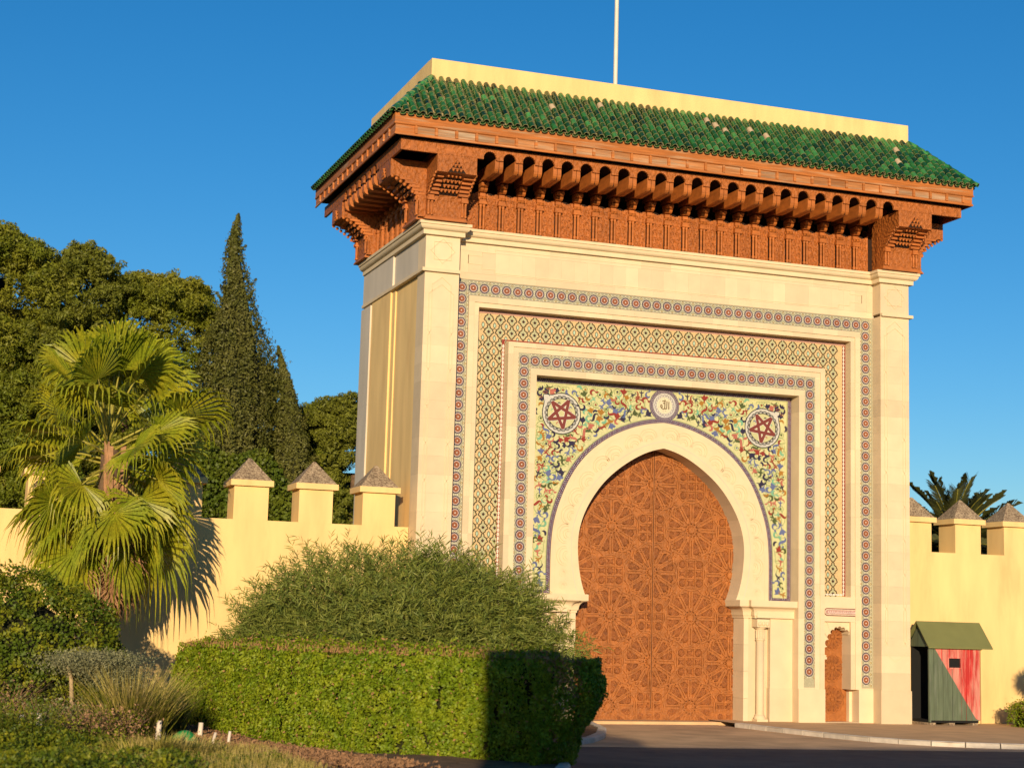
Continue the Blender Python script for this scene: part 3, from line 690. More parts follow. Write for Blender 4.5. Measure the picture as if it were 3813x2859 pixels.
    def pill(w_, h_): return [(cxx+(w_-h_)*(1 if math.cos(a) > 0 else -1)+h_*math.cos(a), 2.462+h_*math.sin(a)) for a in np.linspace(-math.pi/2+.01, 1.5*math.pi-.01, 20)]
    cbb.flat(pill(hw, hh), .325, Zc['starred'], .006); P_ = pill(hw-.02, hh-.02); cbb.flat(P_, .319, Zc['cream'], .0015); cbb.flat(pill(hw-.035, hh-.035), .3175, Zc['pink'], .0015)
    for k in range(15):
        x = cxx-.33+k*.047; rs = random.Random(k)
        cbb.ribbon([(x, 2.435+rs.uniform(0, .01)), (x+.012, 2.47+rs.uniform(0, .025)), (x+.02, 2.44), (x+.045, 2.438)], .009, .316, Zc['white'], .001)
        if k % 2: cbb.flat([(x-.006, 2.488), (x, 2.481), (x+.006, 2.488), (x, 2.495)], .316, Zc['white'], .001)
    cbb.build('calligraphy_panel', gate)

# star carving mesh (12 fold) for the doors
def star_carving(Rm, depth, petals=12, detail=True):
    b = MB(); m = M_door
    for k in range(petals):
        a = 2*math.pi*(k+.5)/petals; ca, sa = math.cos(a), math.sin(a); t = lambda r, w: (r*ca-w*sa, r*sa+w*ca)
        w = Rm*.155
        b.flat([t(Rm*.46, 0), t(Rm*.70, -w), t(Rm*.93, -w*.85), t(Rm*1.0, 0), t(Rm*.93, w*.85), t(Rm*.70, w)], 0, M_door2, depth, .22)
        b.ribbon([t(Rm*.74, -w*.4), t(Rm*.80, w*.3), t(Rm*.88, -w*.3), t(Rm*.92, w*.2)], .014, -depth, m, .010)
        a2 = 2*math.pi*k/petals; ca, sa = math.cos(a2), math.sin(a2); t2 = lambda r, w: (r*ca-w*sa, r*sa+w*ca)
        for s_ in (-1, 1):
            b.ribbon([t2(Rm*.24, s_*Rm*.0), t2(Rm*.45, s_*Rm*.055), t2(Rm*1.02, s_*Rm*.055)], Rm*.055, 0, m, depth*1.25)
        b.flat([t2(Rm*.22, 0), t2(Rm*.33, -Rm*.05), t2(Rm*.43, 0), t2(Rm*.33, Rm*.05)], 0, m, depth*1.4, .3)
    b.flat([((Rm*.20 if i % 2 else Rm*.13)*math.cos(math.pi*i/petals), (Rm*.20 if i % 2 else Rm*.13)*math.sin(math.pi*i/petals)) for i in range(2*petals)], 0, m, depth*1.6, .25)
    ring = [(Rm*1.05*math.cos(math.pi*i/petals+math.pi/petals/1)*(1.0 if i % 2 else 1.10), Rm*1.05*math.sin(math.pi*i/petals+math.pi/petals)*(1.0 if i % 2 else 1.10)) for i in range(2*petals)]
    b.ribbon(ring, Rm*.06, 0, m, depth*1.2, True)
    return b.mesh('star_carving')
def cluster_carving(w, depth):
    b = MB(); m = M_door; s = w/3
    for i in range(3):
        for j in range(3):
            cx, cz = (i-1)*s, (j-1)*s; r = s*.40
            if (i+j) % 2 == 0 and not (i == 1): sh = [(cx+r*math.cos(R(22.5+45*k))*1.05, cz+r*math.sin(R(22.5+45*k))*1.05) for k in range(8)]
            elif i == 1 and j == 1: sh = [(cx+(r*1.15 if k % 2 else r*.75)*math.cos(R(22.5*k)), cz+(r*1.15 if k % 2 else r*.75)*math.sin(R(22.5*k))) for k in range(16)]
            else: sh = [(cx-r, cz-r*.8), (cx, cz-r*.45), (cx+r, cz-r*.8), (cx+r*.7, cz), (cx+r, cz+r*.8), (cx, cz+r*.45), (cx-r, cz+r*.8), (cx-r*.7, cz)]
            b.flat(sh, 0, M_door2, depth, .2); b.ribbon([(cx-r*.4, cz-r*.3), (cx, cz+r*.3), (cx+r*.4, cz-r*.2)], .010, -depth, m, .006)
    for k in (-.5, .5):
        b.ribbon([(-w*.5, k*s), (w*.5, k*s)], .02, 0, m, depth*1.2); b.ribbon([(k*s, -w*.5), (k*s, w*.5)], .02, 0, m, depth*1.25)
    b.ribbon([(w*.5*x, w*.5*z) for x, z in ((-1, -.8), (-.8, -1), (.8, -1), (1, -.8), (1, .8), (.8, 1), (-.8, 1), (-1, .8))], .024, 0, m, depth*1.3, True)
    return b.mesh('panel_carving')
STAR = star_carving(.56, .024); STAR_S = star_carving(.27, .018); CLU = cluster_carving(.60, .024)
gd = empty_part('great_door', gate)
for k, (x0, x1) in enumerate(((3.56, CX-.006), (CX+.006, 7.82))): MB().box(x0, x1, 1.19, 1.26, .09, 6.1, M_door).build('door_leaf', gd)
MB().box(CX-.025, CX+.025, 1.165, 1.20, .09, 6.0, M_door).build('meeting_stile', gd) if 0 else None
MB().box(CX-.030, CX+.030, 1.148, 1.19, .32, 6.0, M_door).build('meeting_stile', gd); MB().box(CX-.006, CX+.006, 1.144, 1.15, .32, 6.0, M_dark).build('leaf_joint', gd); MB().box(3.56, 7.82, 1.17, 1.195, .07, .32, M_door).build('kick_plate', gd); MB().box(3.70, 7.66, .60, 1.25, 0, .068, M_pave).build('threshold', gate)
sx0, sz0, pd = 5.66, 5.09, .948
for i in range(-3, 4):
    for j in range(-1, 7):
        x = sx0+i*pd; z = sz0-j*pd
        if x < 3.6 or x > 7.9 or z < .3 or z > 6.1: continue
        if (i+j) % 2 == 0: link('star_carving', STAR, gd, (x, 1.19, z))
        else: link('panel_carving', CLU, gd, (x, 1.19, z))
        if True:   # small kites filling the diagonal gaps
            bb = MB(); c_ = (pd/2, -pd/2)
            bb.flat([(c_[0]-.07, c_[1]), (c_[0], c_[1]-.07), (c_[0]+.07, c_[1]), (c_[0], c_[1]+.07)], 0, M_door2, .026, .3)
            for a in (0, 90, 180, 270):
                ca, sa = math.cos(R(a)), math.sin(R(a)); q_ = lambda u, v: (c_[0]+ca*u-sa*v, c_[1]+sa*u+ca*v)
                bb.ribbon([q_(.0, .09), q_(.12, .05), q_(.30, .05)], .022, 0, M_door, .034); bb.ribbon([q_(.10, 0), q_(.14, -.04), q_(.30, -.03)], .018, 0, M_door, .032)
                bb.flat([q_(.13, .0), q_(.19, -.022), q_(.26, 0), q_(.19, .028)], 0, M_door2, .026, .25)
            for a in (45, 135, 225, 315):
                ca, sa = math.cos(R(a)), math.sin(R(a)); bb.flat([(c_[0]+ca*.10-sa*.04, c_[1]+sa*.10+ca*.04), (c_[0]+ca*.10+sa*.04, c_[1]+sa*.10-ca*.04), (c_[0]+ca*.19, c_[1]+sa*.19)], 0, M_door, .028, .3)
            bb.build('kite_carving', gd, (x, 1.19, z))
for s in (1, 0): side(s)

# --- left and right flank walls of the gate
def flank(sx):
    X = (lambda x: x) if sx == 0 else (lambda x: GW-x)
    def box(name, x0, x1, y0, y1, z0, z1, m, par=gate):
        a, c = sorted((X(x0), X(x1))); bb = MB(); bb.box(a, c, y0, y1, z0, z1, m); return bb.build(name, par)
    for z0, z1 in [(9.118, 9.808)]:
        y = .522; k = 0
        while y < 2.27: y1 = min(y+.58, 2.27); box('stone_slab', 0, .1, y+.0006, y1-.0006, z0, z1, M_greystone); y = y1
        while y < 4.72: y1 = min(y+.6, 4.72); box('stone_slab', -.045, .1, y+.0006, y1-.0006, z0, z1, M_greystone); y = y1
    box('rendered_panel', .03, .1, .52, 2.15, 0, 9.05, M_yellow)
    box('rendered_panel', 0, .1, 2.15, 2.40, 0, 9.05, M_yellow); box('rendered_panel', -.04, .1, 2.40, 3.93, 0, 9.05, M_yellow)
    z = 0
    while z < 9.0:
        z1 = min(z+.75, 9.05); box('stone_block', -.075, .1, 3.93, 4.72, z+.0006, z1-.0006, M_greystone); z = z1
flank(0); flank(1)
MB().box(.03, GW-.03, 4.60, 4.74, 0, 9.8, M_yellow).build('rear_wall', gate)

# --- wooden eaves ------------------------------------------------------------
ev = empty_part('carved_eaves', gate)
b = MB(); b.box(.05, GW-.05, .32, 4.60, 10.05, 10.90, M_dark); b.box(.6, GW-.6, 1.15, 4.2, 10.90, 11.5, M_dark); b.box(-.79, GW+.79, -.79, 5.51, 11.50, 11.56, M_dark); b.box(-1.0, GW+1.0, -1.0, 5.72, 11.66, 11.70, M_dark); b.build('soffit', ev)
def arch_board(length, centres, aw, name='arched_board'):
    """board in xz plane, thickness y 0..0.05; bottom z 0..0.24, arches cut from below"""
    b = MB(); m = M_woodcarve; H = .24; hb = .135
    xs = [0]; segs = []
    cur = 0; top = []; bot = []
    def col(x, z): bot.append((x, z))
    col(0, 0)
    for c_ in centres:
        col(c_-aw/2-.0001, 0)
        nl = 9
        for k in range(nl):
            for t in (0, .5):
                a = math.pi-(k+t)/nl*math.pi; rr = 1.0 if t == 0 else 1.09
                z = hb*math.sin(a)*rr*1.0+.03; col(c_+aw/2*math.cos(a)*min(rr, 1.03), max(0, z))
        col(c_+aw/2, .03); col(c_+aw/2+.0001, 0)
    col(length, 0); n = len(bot)
    vs = [(x, 0, z) for x, z in bot]+[(x, 0, H) for x, z in bot]+[(x, .05, z) for x, z in bot]+[(x, .05, H) for x, z in bot]
    b.add(vs, [(i, i+1, n+i+1, n+i) for i in range(n-1)]+[(2*n+i+1, 2*n+i, 3*n+i, 3*n+i+1) for i in range(n-1)]+[(i, 2*n+i, 2*n+i+1, i+1) for i in range(n-1)], m)
    return b
AC = [1.04+.4227*k for k in range(23)]
o = arch_board(13.06, [a+.84 for a in AC], .27).build('arched_board', ev, (-.84, -.84, 11.285))
o = arch_board(6.40, [.84+1.18+.405*k for k in range(7)], .25).build('arched_board', ev, (-.84, 5.56, 11.285)); o.rotation_euler = (0, 0, R(-90))
o = arch_board(6.40, [.84+1.18+.405*k for k in range(7)], .25).build('arched_board', ev, (GW+.84, -.84, 11.285)); o.rotation_euler = (0, 0, R(90))
# blind arches carved on the board above the corner blocks
bb = MB()
for X0 in (-.60, -.20, .18, .60, GW+.60, GW+.20, GW-.18, GW-.60):
    wide = abs(X0 - (.18)) < .01 or abs(X0+.60) > 99 or abs(X0-(GW-.18)) < .01 or abs(X0+.20) < .01 or abs(X0-(GW+.2)) < .01
    w_ = .085 if wide else .05
    bb.flat([(X0-w_, 11.30), (X0+w_, 11.30)]+[(X0+w_*math.cos(t)*(1 if k % 2 else .93), 11.36+(.075 if wide else .1)*math.sin(t)) for k, t in enumerate(np.linspace(0, math.pi, 11))], -.84, M_wood, .008)
bb.build('blind_arch', ev, kind='stuff')
# bracket (beam) mesh, front at y=0, running back to +y
def bracket_mesh():
    b = MB()
    nose = [(0.03+.0, .0)]
    prof = [(.0, .26), (.0, .11), (.012, .06), (.04, .02), (.075, .0), (.68, -.01), (.70, .02), (1.2, .02), (1.2, .26)]
    for x0, x1 in ((-.088, -.006), (.006, .088)): b.prism(prof, x0, x1, 'x', M_wood)
    b.box(-.006, .006, .02, .7, .01, .25, M_dark)
    b.box(-.094, .094, .045, .06, -.008, .26, M_dark) if 0 else None
    prof2 = [(.84, -.02), (.86, -.06), (.90, -.08), (1.1, -.09), (1.1, .0), (.84, .0)]
    for x0, x1 in ((-.08, -.006), (.006, .08)): b.prism([(a, c_-.012) for a, c_ in prof2], x0, x1, 'x', M_wood)
    prof3 = [(.90, -.11), (.92, -.15), (.96, -.18), (1.1, -.19), (1.1, -.11)]
    for x0, x1 in ((-.075, -.006), (.006, .075)): b.prism(prof3, x0, x1, 'x', M_wood)
    return b.mesh('bracket')
BR = bracket_mesh()
def colonnette_mesh(h):
    b = MB(); m = M_wood
    for s in (-1, 1):
        x = s*.036; b.lathe(x, 0, [(.030, 0), (.036, .03), (.036, .06), (.022, .08), (.027, .10), (.028, h-.10), (.030, h-.095), (.030, h-.075), (.022, h-.07), (.034, h-.03), (.034, h)], m, 8)
    b.box(-.085, .085, -.045, .06, h, h+.045, m); b.box(-.075, .075, -.035, .06, h+.045, h+.10, m)
    for s in (-1, 1): b.tube([(s*.042-.036, -.02, h+.135), (s*.042+.036, -.02, h+.135)], .038, m, 8)
    b.box(-.06, .06, -.01, .06, h+.1, h+.24, m)
    return b.mesh('colonnette_pair')
CM = colonnette_mesh(.53)
def panel_mesh(w, h):
    b = MB(); m = M_woodcarve; nl = 5; pts = [(-w/2, 0), (w/2, 0), (w/2, h)]
    for k in range(nl*2+1): t = k/(nl*2); pts.append((w/2-t*w, h-.085*math.sin(math.pi*t)-(.014 if k % 2 else 0)))
    b.flat(pts, 0, m, .02)
    for s in (-1, 1):       # scrolling relief
        for q, rr in ((.10, .045), (.24, .05), (.40, .045), (.54, .05), (.67, .04)):
            b.ribbon([(s*(.055+rr*math.cos(t)*(1-t*.1)), q+rr*math.sin(t)*(1-t*.1)) for t in np.linspace(-1, 4.2, 12)], .018, -.02, m, .018)
    b.ribbon([(0, .03), (.02, .2), (-.02, .38), (.02, .56), (0, h-.12)], .016, -.02, m, .016)
    b.box(-w/2, -w/2+.018, -.045, 0, 0, h, M_wood)
    return b.mesh('carved_panel')
PM = panel_mesh(.30, .86)
for k in range(22):
    x = AC[0]+.21135+.4227*k
    link('bracket', BR, ev, (x, -.80, 11.06)); link('colonnette_pair', CM, ev, (x, .20, 10.09))
for x in AC: link('carved_panel', PM, ev, (x+.0, .285, 10.07))
for k in range(8):
    y = 1.0+.405*(k+.0)+.0
    link('bracket', BR, ev, (-.80, y, 11.06), rot=(0, 0, R(-90))); link('colonnette_pair', CM, ev, (.0, y, 10.09), rot=(0, 0, R(-90)))
    link('bracket', BR, ev, (GW+.80, y, 11.06), rot=(0, 0, R(90))); link('colonnette_pair', CM, ev, (GW, y, 10.09), rot=(0, 0, R(90)))
    if k < 7: 
        link('carved_panel', PM, ev, (.05, y+.2, 10.07), rot=(0, 0, R(-90))); link('carved_panel', PM, ev, (GW-.05, y+.2, 10.07), rot=(0, 0, R(90)))
MB().box(.051, .10, .5, 4.2, 10.06, 10.9, M_woodcarve).build('side_board', ev); MB().box(GW-.10, GW-.051, .5, 4.2, 10.06, 10.9, M_woodcarve).build('side_board', ev)
# corner cantilever blocks
def corner_block(ox, oy, rot, w):
    """local: width along x 0..w, projects toward -y; root at oy"""
    e = empty_part('corner_corbel', gate); e.location = (ox, oy, 0); e.rotation_euler = (0, 0, rot)
    prof = [(.10, 10.08), (-.22, 10.08), (-.24, 10.155), (-.215, 10.17), (-.215, 10.48), (-.25, 10.60), (-.32, 10.70), (-.43, 10.80), (-.56, 10.88), (-.70, 10.925), (-.835, 10.93), (-.835, 11.283), (.10, 11.283)]
    b = MB(); b.prism(prof, .0, w, 'x', M_woodcarve); b.build('corbel_body', e)
    b = MB(); b.box(-.06, w+.01, -.275, .1, 10.075, 10.105, M_wood); b.box(-.04, w+.0, -.255, .1, 10.105, 10.14, M_wood); b.box(-.02, w-.01, -.235, .1, 10.14, 10.165, M_wood); b.build('corbel_base', e)
    for xx in (.06, w-.06):
        cm = MB()
        for s in (-1, 1): cm.lathe(xx+s*.036, -.245, [(.026, 10.17), (.03, 10.20), (.018, 10.215), (.02, 10.42), (.028, 10.44), (.03, 10.47)], M_wood, 7)
        cm.box(xx-.075, xx+.075, -.30, -.21, 10.47, 10.51, M_wood); cm.box(xx-.065, xx+.065, -.285, -.21, 10.51, 10.58, M_wood); cm.build('colonnette_pair', e)
    # muqarnas: side ledges stepping out, central cells climbing to a point
    cm = MB(); pz = [10.48, 10.60, 10.70, 10.80, 10.88, 10.93]; py = [-.215, -.25, -.32, -.43, -.56, -.72]
    for z in (10.60, 10.67, 10.74, 10.81, 10.88):
        y = float(np.interp(z, pz, py))-.05
        for xa, xb in ((-.012, w*.25), (w*.75, w+.012)):
            cm.box(xa, xb, y-.03, y+.2, z-.012, z+.028, M_wood); cm.box(xa+.015, xb-.015, y-.01, y+.2, z+.028, z+.058, M_wood)
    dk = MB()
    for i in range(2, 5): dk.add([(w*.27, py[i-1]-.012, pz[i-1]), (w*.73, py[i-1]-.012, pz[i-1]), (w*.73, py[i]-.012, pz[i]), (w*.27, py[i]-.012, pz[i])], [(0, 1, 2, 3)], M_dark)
    dk.add([(w/2-.19, -.839, 10.932), (w/2+.19, -.839, 10.932), (w/2+.10, -.839, 11.05), (w/2+.05, -.839, 11.13), (w/2, -.839, 11.19), (w/2-.05, -.839, 11.13), (w/2-.10, -.839, 11.05)], [(0, 1, 2, 3, 4, 5, 6)], M_dark); dk.build('hollow_shade', e, kind='stuff')  # flat dark sheets on the corbel face stand in for a shaded hollow
    for r_, (z, nc) in enumerate(((10.66, 5), (10.74, 4), (10.82, 5), (10.90, 4), (10.98, 3), (11.06, 2), (11.13, 1))):
        y = float(np.interp(z, pz, py))-.05 if z < 10.92 else -.85
        for c_ in range(nc):
            x = w/2+(c_-(nc-1)/2)*.082; cm.lathe(x, y, [(.0, z-.035), (.018, z-.02), (.033, z+.012)], M_wood, 7); cm.box(x-.034, x+.034, y-.035, y+.06, z+.012, z+.036, M_wood)
    cm.build('muqarnas', e, kind='stuff')
    # scalloped edge on both side faces of the projecting head
    cm = MB()
    for sx in (-.006, w+.006):
        for k in range(7):
            t = k/6; yy = -.27-.52*t; zz = 10.52+.40*t**.7; cm.tube([(sx-.012, yy, zz), (sx+.012, yy, zz)], .036, M_wood, 8)
    cm.build('scalloped_edge', e, kind='stuff')
corner_block(-.07, 0, 0, .84); corner_block(GW-.77, 0, 0, .84)
corner_block(0, .78, R(-90), .90); corner_block(0, 4.79, R(-90), .91)
corner_block(GW, -.13, R(90), .90); corner_block(GW, 3.88, R(90), .91)
# corner filler wall behind blocks
MB().box(.02, .75, .02, .5, 10.06, 11.5, M_woodcarve).build('corner_wall', ev); MB().box(GW-.75, GW-.02, .02, .5, 10.06, 11.5, M_woodcarve).build('corner_wall', ev)
MB().box(.02, .75, 4.2, 4.7, 10.06, 11.5, M_woodcarve).build('corner_wall', ev); MB().box(GW-.75, GW-.02, 4.2, 4.7, 10.06, 11.5, M_woodcarve).build('corner_wall', ev)
# fascia
F_ = 1.03
ring = [(-F_, 4.72+F_), (-F_, -F_), (GW+F_, -F_), (GW+F_, 4.72+F_)]
sweep([(0, 4.72), (0, 0), (GW, 0), (GW, 4.72)], [(F_-.03, 11.62), (F_-.03, 11.53), (F_-.005, 11.53), (F_-.005, 11.56)], M_fascia, 'fascia_board', ev)
sweep([(0, 5.75), (0, 0), (GW, 0), (GW, 5.75)], [(F_-.035, 11.545), (F_-.02, 11.545), (F_-.02, 11.735), (F_, 11.737), (F_+.012, 11.75), (F_+.012, 11.77), (F_, 11.775), (F_, 11.985), (F_-.2, 11.99)], M_fascia, 'fascia_board', ev)
sweep([(0, 5.75), (0, 0), (GW, 0), (GW, 5.75)], [(F_-.03, 11.535), (F_-.002, 11.537), (F_-.002, 11.575), (F_-.03, 11.58)], M_fascia, 'fascia_board', ev)
pm = MB(); pm.prism([(-.028, 0), (.028, 0), (.028, .14), (0, .165), (-.028, .14)], -.034, .01, 'y', M_fascia); PMm = pm.mesh('fascia_post')
k = 0; x = -.591-.425
x = -.591
while x < GW+.9: link('fascia_post', PMm, ev, (x, -F_+.02, 11.58)); x += .4245
y = -.60
while y < 5.6:
    link('fascia_post', PMm, ev, (-F_+.02, y, 11.58), rot=(0, 0, R(-90))); link('fascia_post', PMm, ev, (GW+F_-.02, y, 11.58), rot=(0, 0, R(90))); y += .42
# sunk panels between the posts (separate boards, varied weathering)
x = -.591
while x < GW+.6:
    MB().box(x+.035, x+.39, -F_+.016, -F_+.03, 11.585, 11.725, M_fpanel).build('fascia_panel', ev); x += .4245

# --- roof
rf = empty_part('roof', gate)
E0 = 1.07; ze, zt = 11.975, 13.10
b = MB()
b.add([(-E0, -E0, ze), (GW+E0, -E0, ze), (GW, 0, zt), (0, 0, zt), (-E0, 4.72+E0, ze), (0, 4.72, zt), (GW+E0, 4.72+E0, ze), (GW, 4.72, zt)],
      [(0, 1, 2, 3), (4, 0, 3, 5), (1, 6, 7, 2), (6, 4, 5, 7)], M_mortar)
b.add([(-E0+.03, -E0+.03, ze-.01), (GW+E0-.03, -E0+.03, ze-.01), (GW+E0-.03, 4.72+E0-.03, ze-.01), (-E0+.03, 4.72+E0-.03, ze-.01)], [(3, 2, 1, 0)], M_dark)
b.box(-E0+.045, GW+E0-.045, -E0+.045, -E0+.10, 11.93, 12.02, M_mortar); b.box(-E0+.045, -E0+.10, -E0+.10, 4.72+E0-.05, 11.93, 12.02, M_mortar); b.build('roof_bed', rf)
sl = math.atan2(zt-ze, E0); SLn = math.hypot(zt-ze, E0)
def cover_tile(mt, seg=8, L=.205):
    b = MB(); vs = []; n = seg
    for j, (s, r) in enumerate(((0, .068), (L, .054))):
        for i in range(n+1):
            a = math.pi*i/n; vs.append((r*math.cos(a), s, r*math.sin(a)*1.05-.005))
    for i in range(n+1):
        a = math.pi*i/n; vs.append((.056*math.cos(a), 0, .056*math.sin(a)*1.05-.005))
    b.add(vs, [(i, n+1+i, n+2+i, i+1) for i in range(n)], mt, True)
    b.add(vs, [(i+1, 2*n+3+i, 2*n+2+i, i) if False else (i, i+1, 2*n+3+i, 2*n+2+i) for i in range(n)], M_tileedge)
    return b
TM = [cover_tile(m).mesh('roof_tile') for m in M_tile]+[cover_tile(M_tilebare).mesh('roof_tile')]
def pan_mesh():
    b = MB(); n = 8; vs = []
    for (s, r) in ((-.02, .066), (.2, .055)):
        for i in range(n+1): a = math.pi+math.pi*i/n; vs.append((r*math.cos(a), s, r*math.sin(a)*.85+.02))
    for i in range(n+1): a = math.pi+math.pi*i/n; vs.append((.050*math.cos(a), -.02, .050*math.sin(a)*.85+.02))
    b.add(vs, [(i, i+1, n+2+i, n+1+i) for i in range(n)], M_tile[0], True); b.add(vs, [(i, 2*n+2+i, 2*n+3+i, i+1) for i in range(n)], M_tileedge)
    return b.mesh('eave_tile')
PMN = pan_mesh()
# local frames: front slope: origin (x,-E0,ze), up-slope dir (0,cos,sin)
pitch_t = .1665; rows = 9; rl = SLn/rows
ntile = 0; far = []
def tile_frame(side_, u, s):
    """returns matrix of a tile at distance u along eave, s up the slope"""
    c_, sn = math.cos(sl), math.sin(sl)
    if side_ == 'f': ex, ey, org = Vector((1, 0, 0)), Vector((0, c_, sn)), Vector((-E0, -E0, ze))
    elif side_ == 'l': ex, ey, org = Vector((0, -1, 0)), Vector((c_, 0, sn)), Vector((-E0, 4.72+E0, ze))
    elif side_ == 'r': ex, ey, org = Vector((0, 1, 0)), Vector((-c_, 0, sn)), Vector((GW+E0, -E0, ze))
    ez = ex.cross(ey); p = org+ex*u+ey*s+ez*.035
    return Matrix(((ex.x, ey.x, ez.x, p.x), (ex.y, ey.y, ez.y, p.y), (ex.z, ey.z, ez.z, p.z), (0, 0, 0, 1)))
allt = []
for side_, width in (('f', GW+2*E0), ('l', 4.72+2*E0), ('r', 4.72+2*E0)):
    n = int(width/pitch_t); pt = width/n
    for i in range(n):
        u = (i+.5)*pt
        lim_ = min(u, width-u)/math.cos(0)
        for r in range(rows):
            s = r*rl-.03
            if s*math.cos(sl) > min(u, width-u)-.05: continue
            bare = side_ == 'f' and (round(u/.1665), r) in ((44, 7), (45, 6), (46, 5), (50, 6), (52, 5), (72, 6), (71, 3), (29, 7), (22, 5))
            allt.append((side_, u, s, 4 if bare else random.choices([0, 1, 2, 3], [5, 5, 1.6, 3])[0], i, r))
tf = [t for t in allt if t[0] == 'f']; near = sorted(tf, key=lambda t: t[1])[:300]; nearset = set(id(t) for t in near)
stuff = MB()
def jit(Mx): return Mx @ Matrix.Rotation(random.uniform(-.07, .07), 4, 'Z') @ Matrix.Rotation(random.uniform(-.04, .05), 4, 'X')
raw = [cover_tile(m, 6) for m in M_tile]+[cover_tile(M_tilebare, 6)]
for t in allt:
    Mx = jit(tile_frame(t[0], t[1], t[2]))
    if id(t) in nearset:
        o = link('roof_tile', TM[t[3]], rf); o.matrix_local = Mx
    else:
        rb = raw[t[3]]; off_ = len(stuff.v); stuff.v += [tuple(Mx @ Vector(v)) for v in rb.v]
        for f, mi_, sm in zip(rb.f, rb.m, rb.sm): stuff.f.append(tuple(i+off_ for i in f)); stuff.m.append(stuff.mi(rb.mats[mi_])); stuff.sm.append(sm)
stuff.build('roof_tile', rf, kind='stuff')
for side_, width in (('f', GW+2*E0), ('l', 4.72+2*E0), ('r', 4.72+2*E0)):
    n = int(width/pitch_t); pt = width/n
    for i in range(1, n):
        o = link('eave_tile', PMN, rf); o.matrix_local = tile_frame(side_, i*pt, -.035) @ Matrix.Translation((0, 0, -.025))
# hip ridge tiles
for ox, dx in ((-E0, 1), (GW+E0, -1)):
    a = Vector((ox, -E0, ze+.02)); c_ = Vector((ox+dx*E0, 0, zt+.02)); d = (c_-a); l = d.length; d.normalize(); nk = 10
    for k in range(nk):
        p0 = a+d*(k*l/nk-.04); ex = d.cross(Vector((0, 0, 1))).normalized(); ez = ex.cross(d)
        bb = MB(); vs = []; n = 8
        for s, r in ((0, .085), (l/nk+.05, .066)):
            for i in range(n+1): t = math.pi*i/n; vs.append(tuple(p0+d*s+ex*r*math.cos(t)+ez*r*math.sin(t)))
        for i in range(n+1): t = math.pi*i/n; vs.append(tuple(p0+ex*.068*math.cos(t)+ez*.068*math.sin(t)))
        bb.add(vs, [(i, n+1+i, n+2+i, i+1) for i in range(n)], random.choice([M_tile[2], M_tile[1], M_tile[2]]), True); bb.add(vs, [(i, i+1, 2*n+3+i, 2*n+2+i) for i in range(n)], M_tileedge); bb.build('hip_tile', rf)
# parapet
b = MB(); b.box(-.008, GW+.008, -.008, .22, 12.9, 13.535, M_yellow); b.box(-.006, .22, .22, 4.76, 12.9, 13.545, M_yellow); b.box(GW-.22, GW+.006, .22, 4.76, 12.9, 13.54, M_yellow); b.box(.22, GW-.22, 4.54, 4.76, 12.9, 13.54, M_yellow)
b.build('parapet', gate)

# ================================================================== flagpole (behind parapet)
fp = thing('flagpole', 'tall pale metal flagpole rising from behind the gate parapet', 'flagpole', (5.04, 2.2, 12.9))
MB().lathe(0, 0, [(.052, 0), (.050, 2.5), (.044, 5.0), (.036, 9.0)], M_pole, 14).build('pole', fp); MB().lathe(0, 0, [(.12, 0), (.12, .05), (.06, .07)], M_pole, 14).build('base_plate', fp)

# ================================================================== crenellated walls
def wall(name, label, x0, x1, merl_x, top=3.88, y0=.542, y1=1.19):
    w = thing(name, label, 'wall', (x0, y0, 0))
    def P(x, y, z): return (x-x0, y-y0, z)
    b = MB(); b.box(0, x1-x0, 0, y1-y0, -.1, top, M_yellow); b.build('wall_body', w)
    for mx in merl_x:
        bb = MB(); j = [random.uniform(-.008, .008) for _ in range(4)]
        bb.box(mx-x0, mx-x0+.68+j[0], -.002, y1-y0+.002, top-.01, top+.665, M_yellow); m_ = bb.build('merlon', w)
        cap = MB(); o = .085; X0, X1, Y0, Y1 = mx-x0-o, mx-x0+.68+o+j[1], -o, y1-y0+o; z0 = top+.66; z1 = z0+.115
        cap.box(X0, X1, Y0, Y1, z0, z1, M_yellow)
        cxx, cyy = (X0+X1)/2+j[2], (Y0+Y1)/2+j[3]
        cap.add([(X0+.01, Y0+.01, z1-.02), (X1-.01, Y0+.01, z1-.02), (X1-.01, Y1-.01, z1-.02), (X0+.01, Y1-.01, z1-.02), (cxx-.02, cyy-.02, top+1.235), (cxx+.03, cyy-.02, top+1.235), (cxx+.02, cyy+.03, top+1.23)],
                [(0, 1, 5, 4), (1, 2, 5), (2, 6, 5), (2, 3, 6), (3, 0, 4, 6), (4, 5, 6)], M_cap)
        cap.build('pyramid_cap', m_)
    return w
wall('crenellated_wall', 'yellow rendered wall with pyramid-capped merlons left of the gate, behind the palm', -26, -.001, [-.971-1.2965*k for k in range(19)])
wall('crenellated_wall', 'yellow rendered wall with pyramid-capped merlons right of the gate, behind the sentry box', GW+.001, 32, [11.615+1.31*k for k in range(15)])

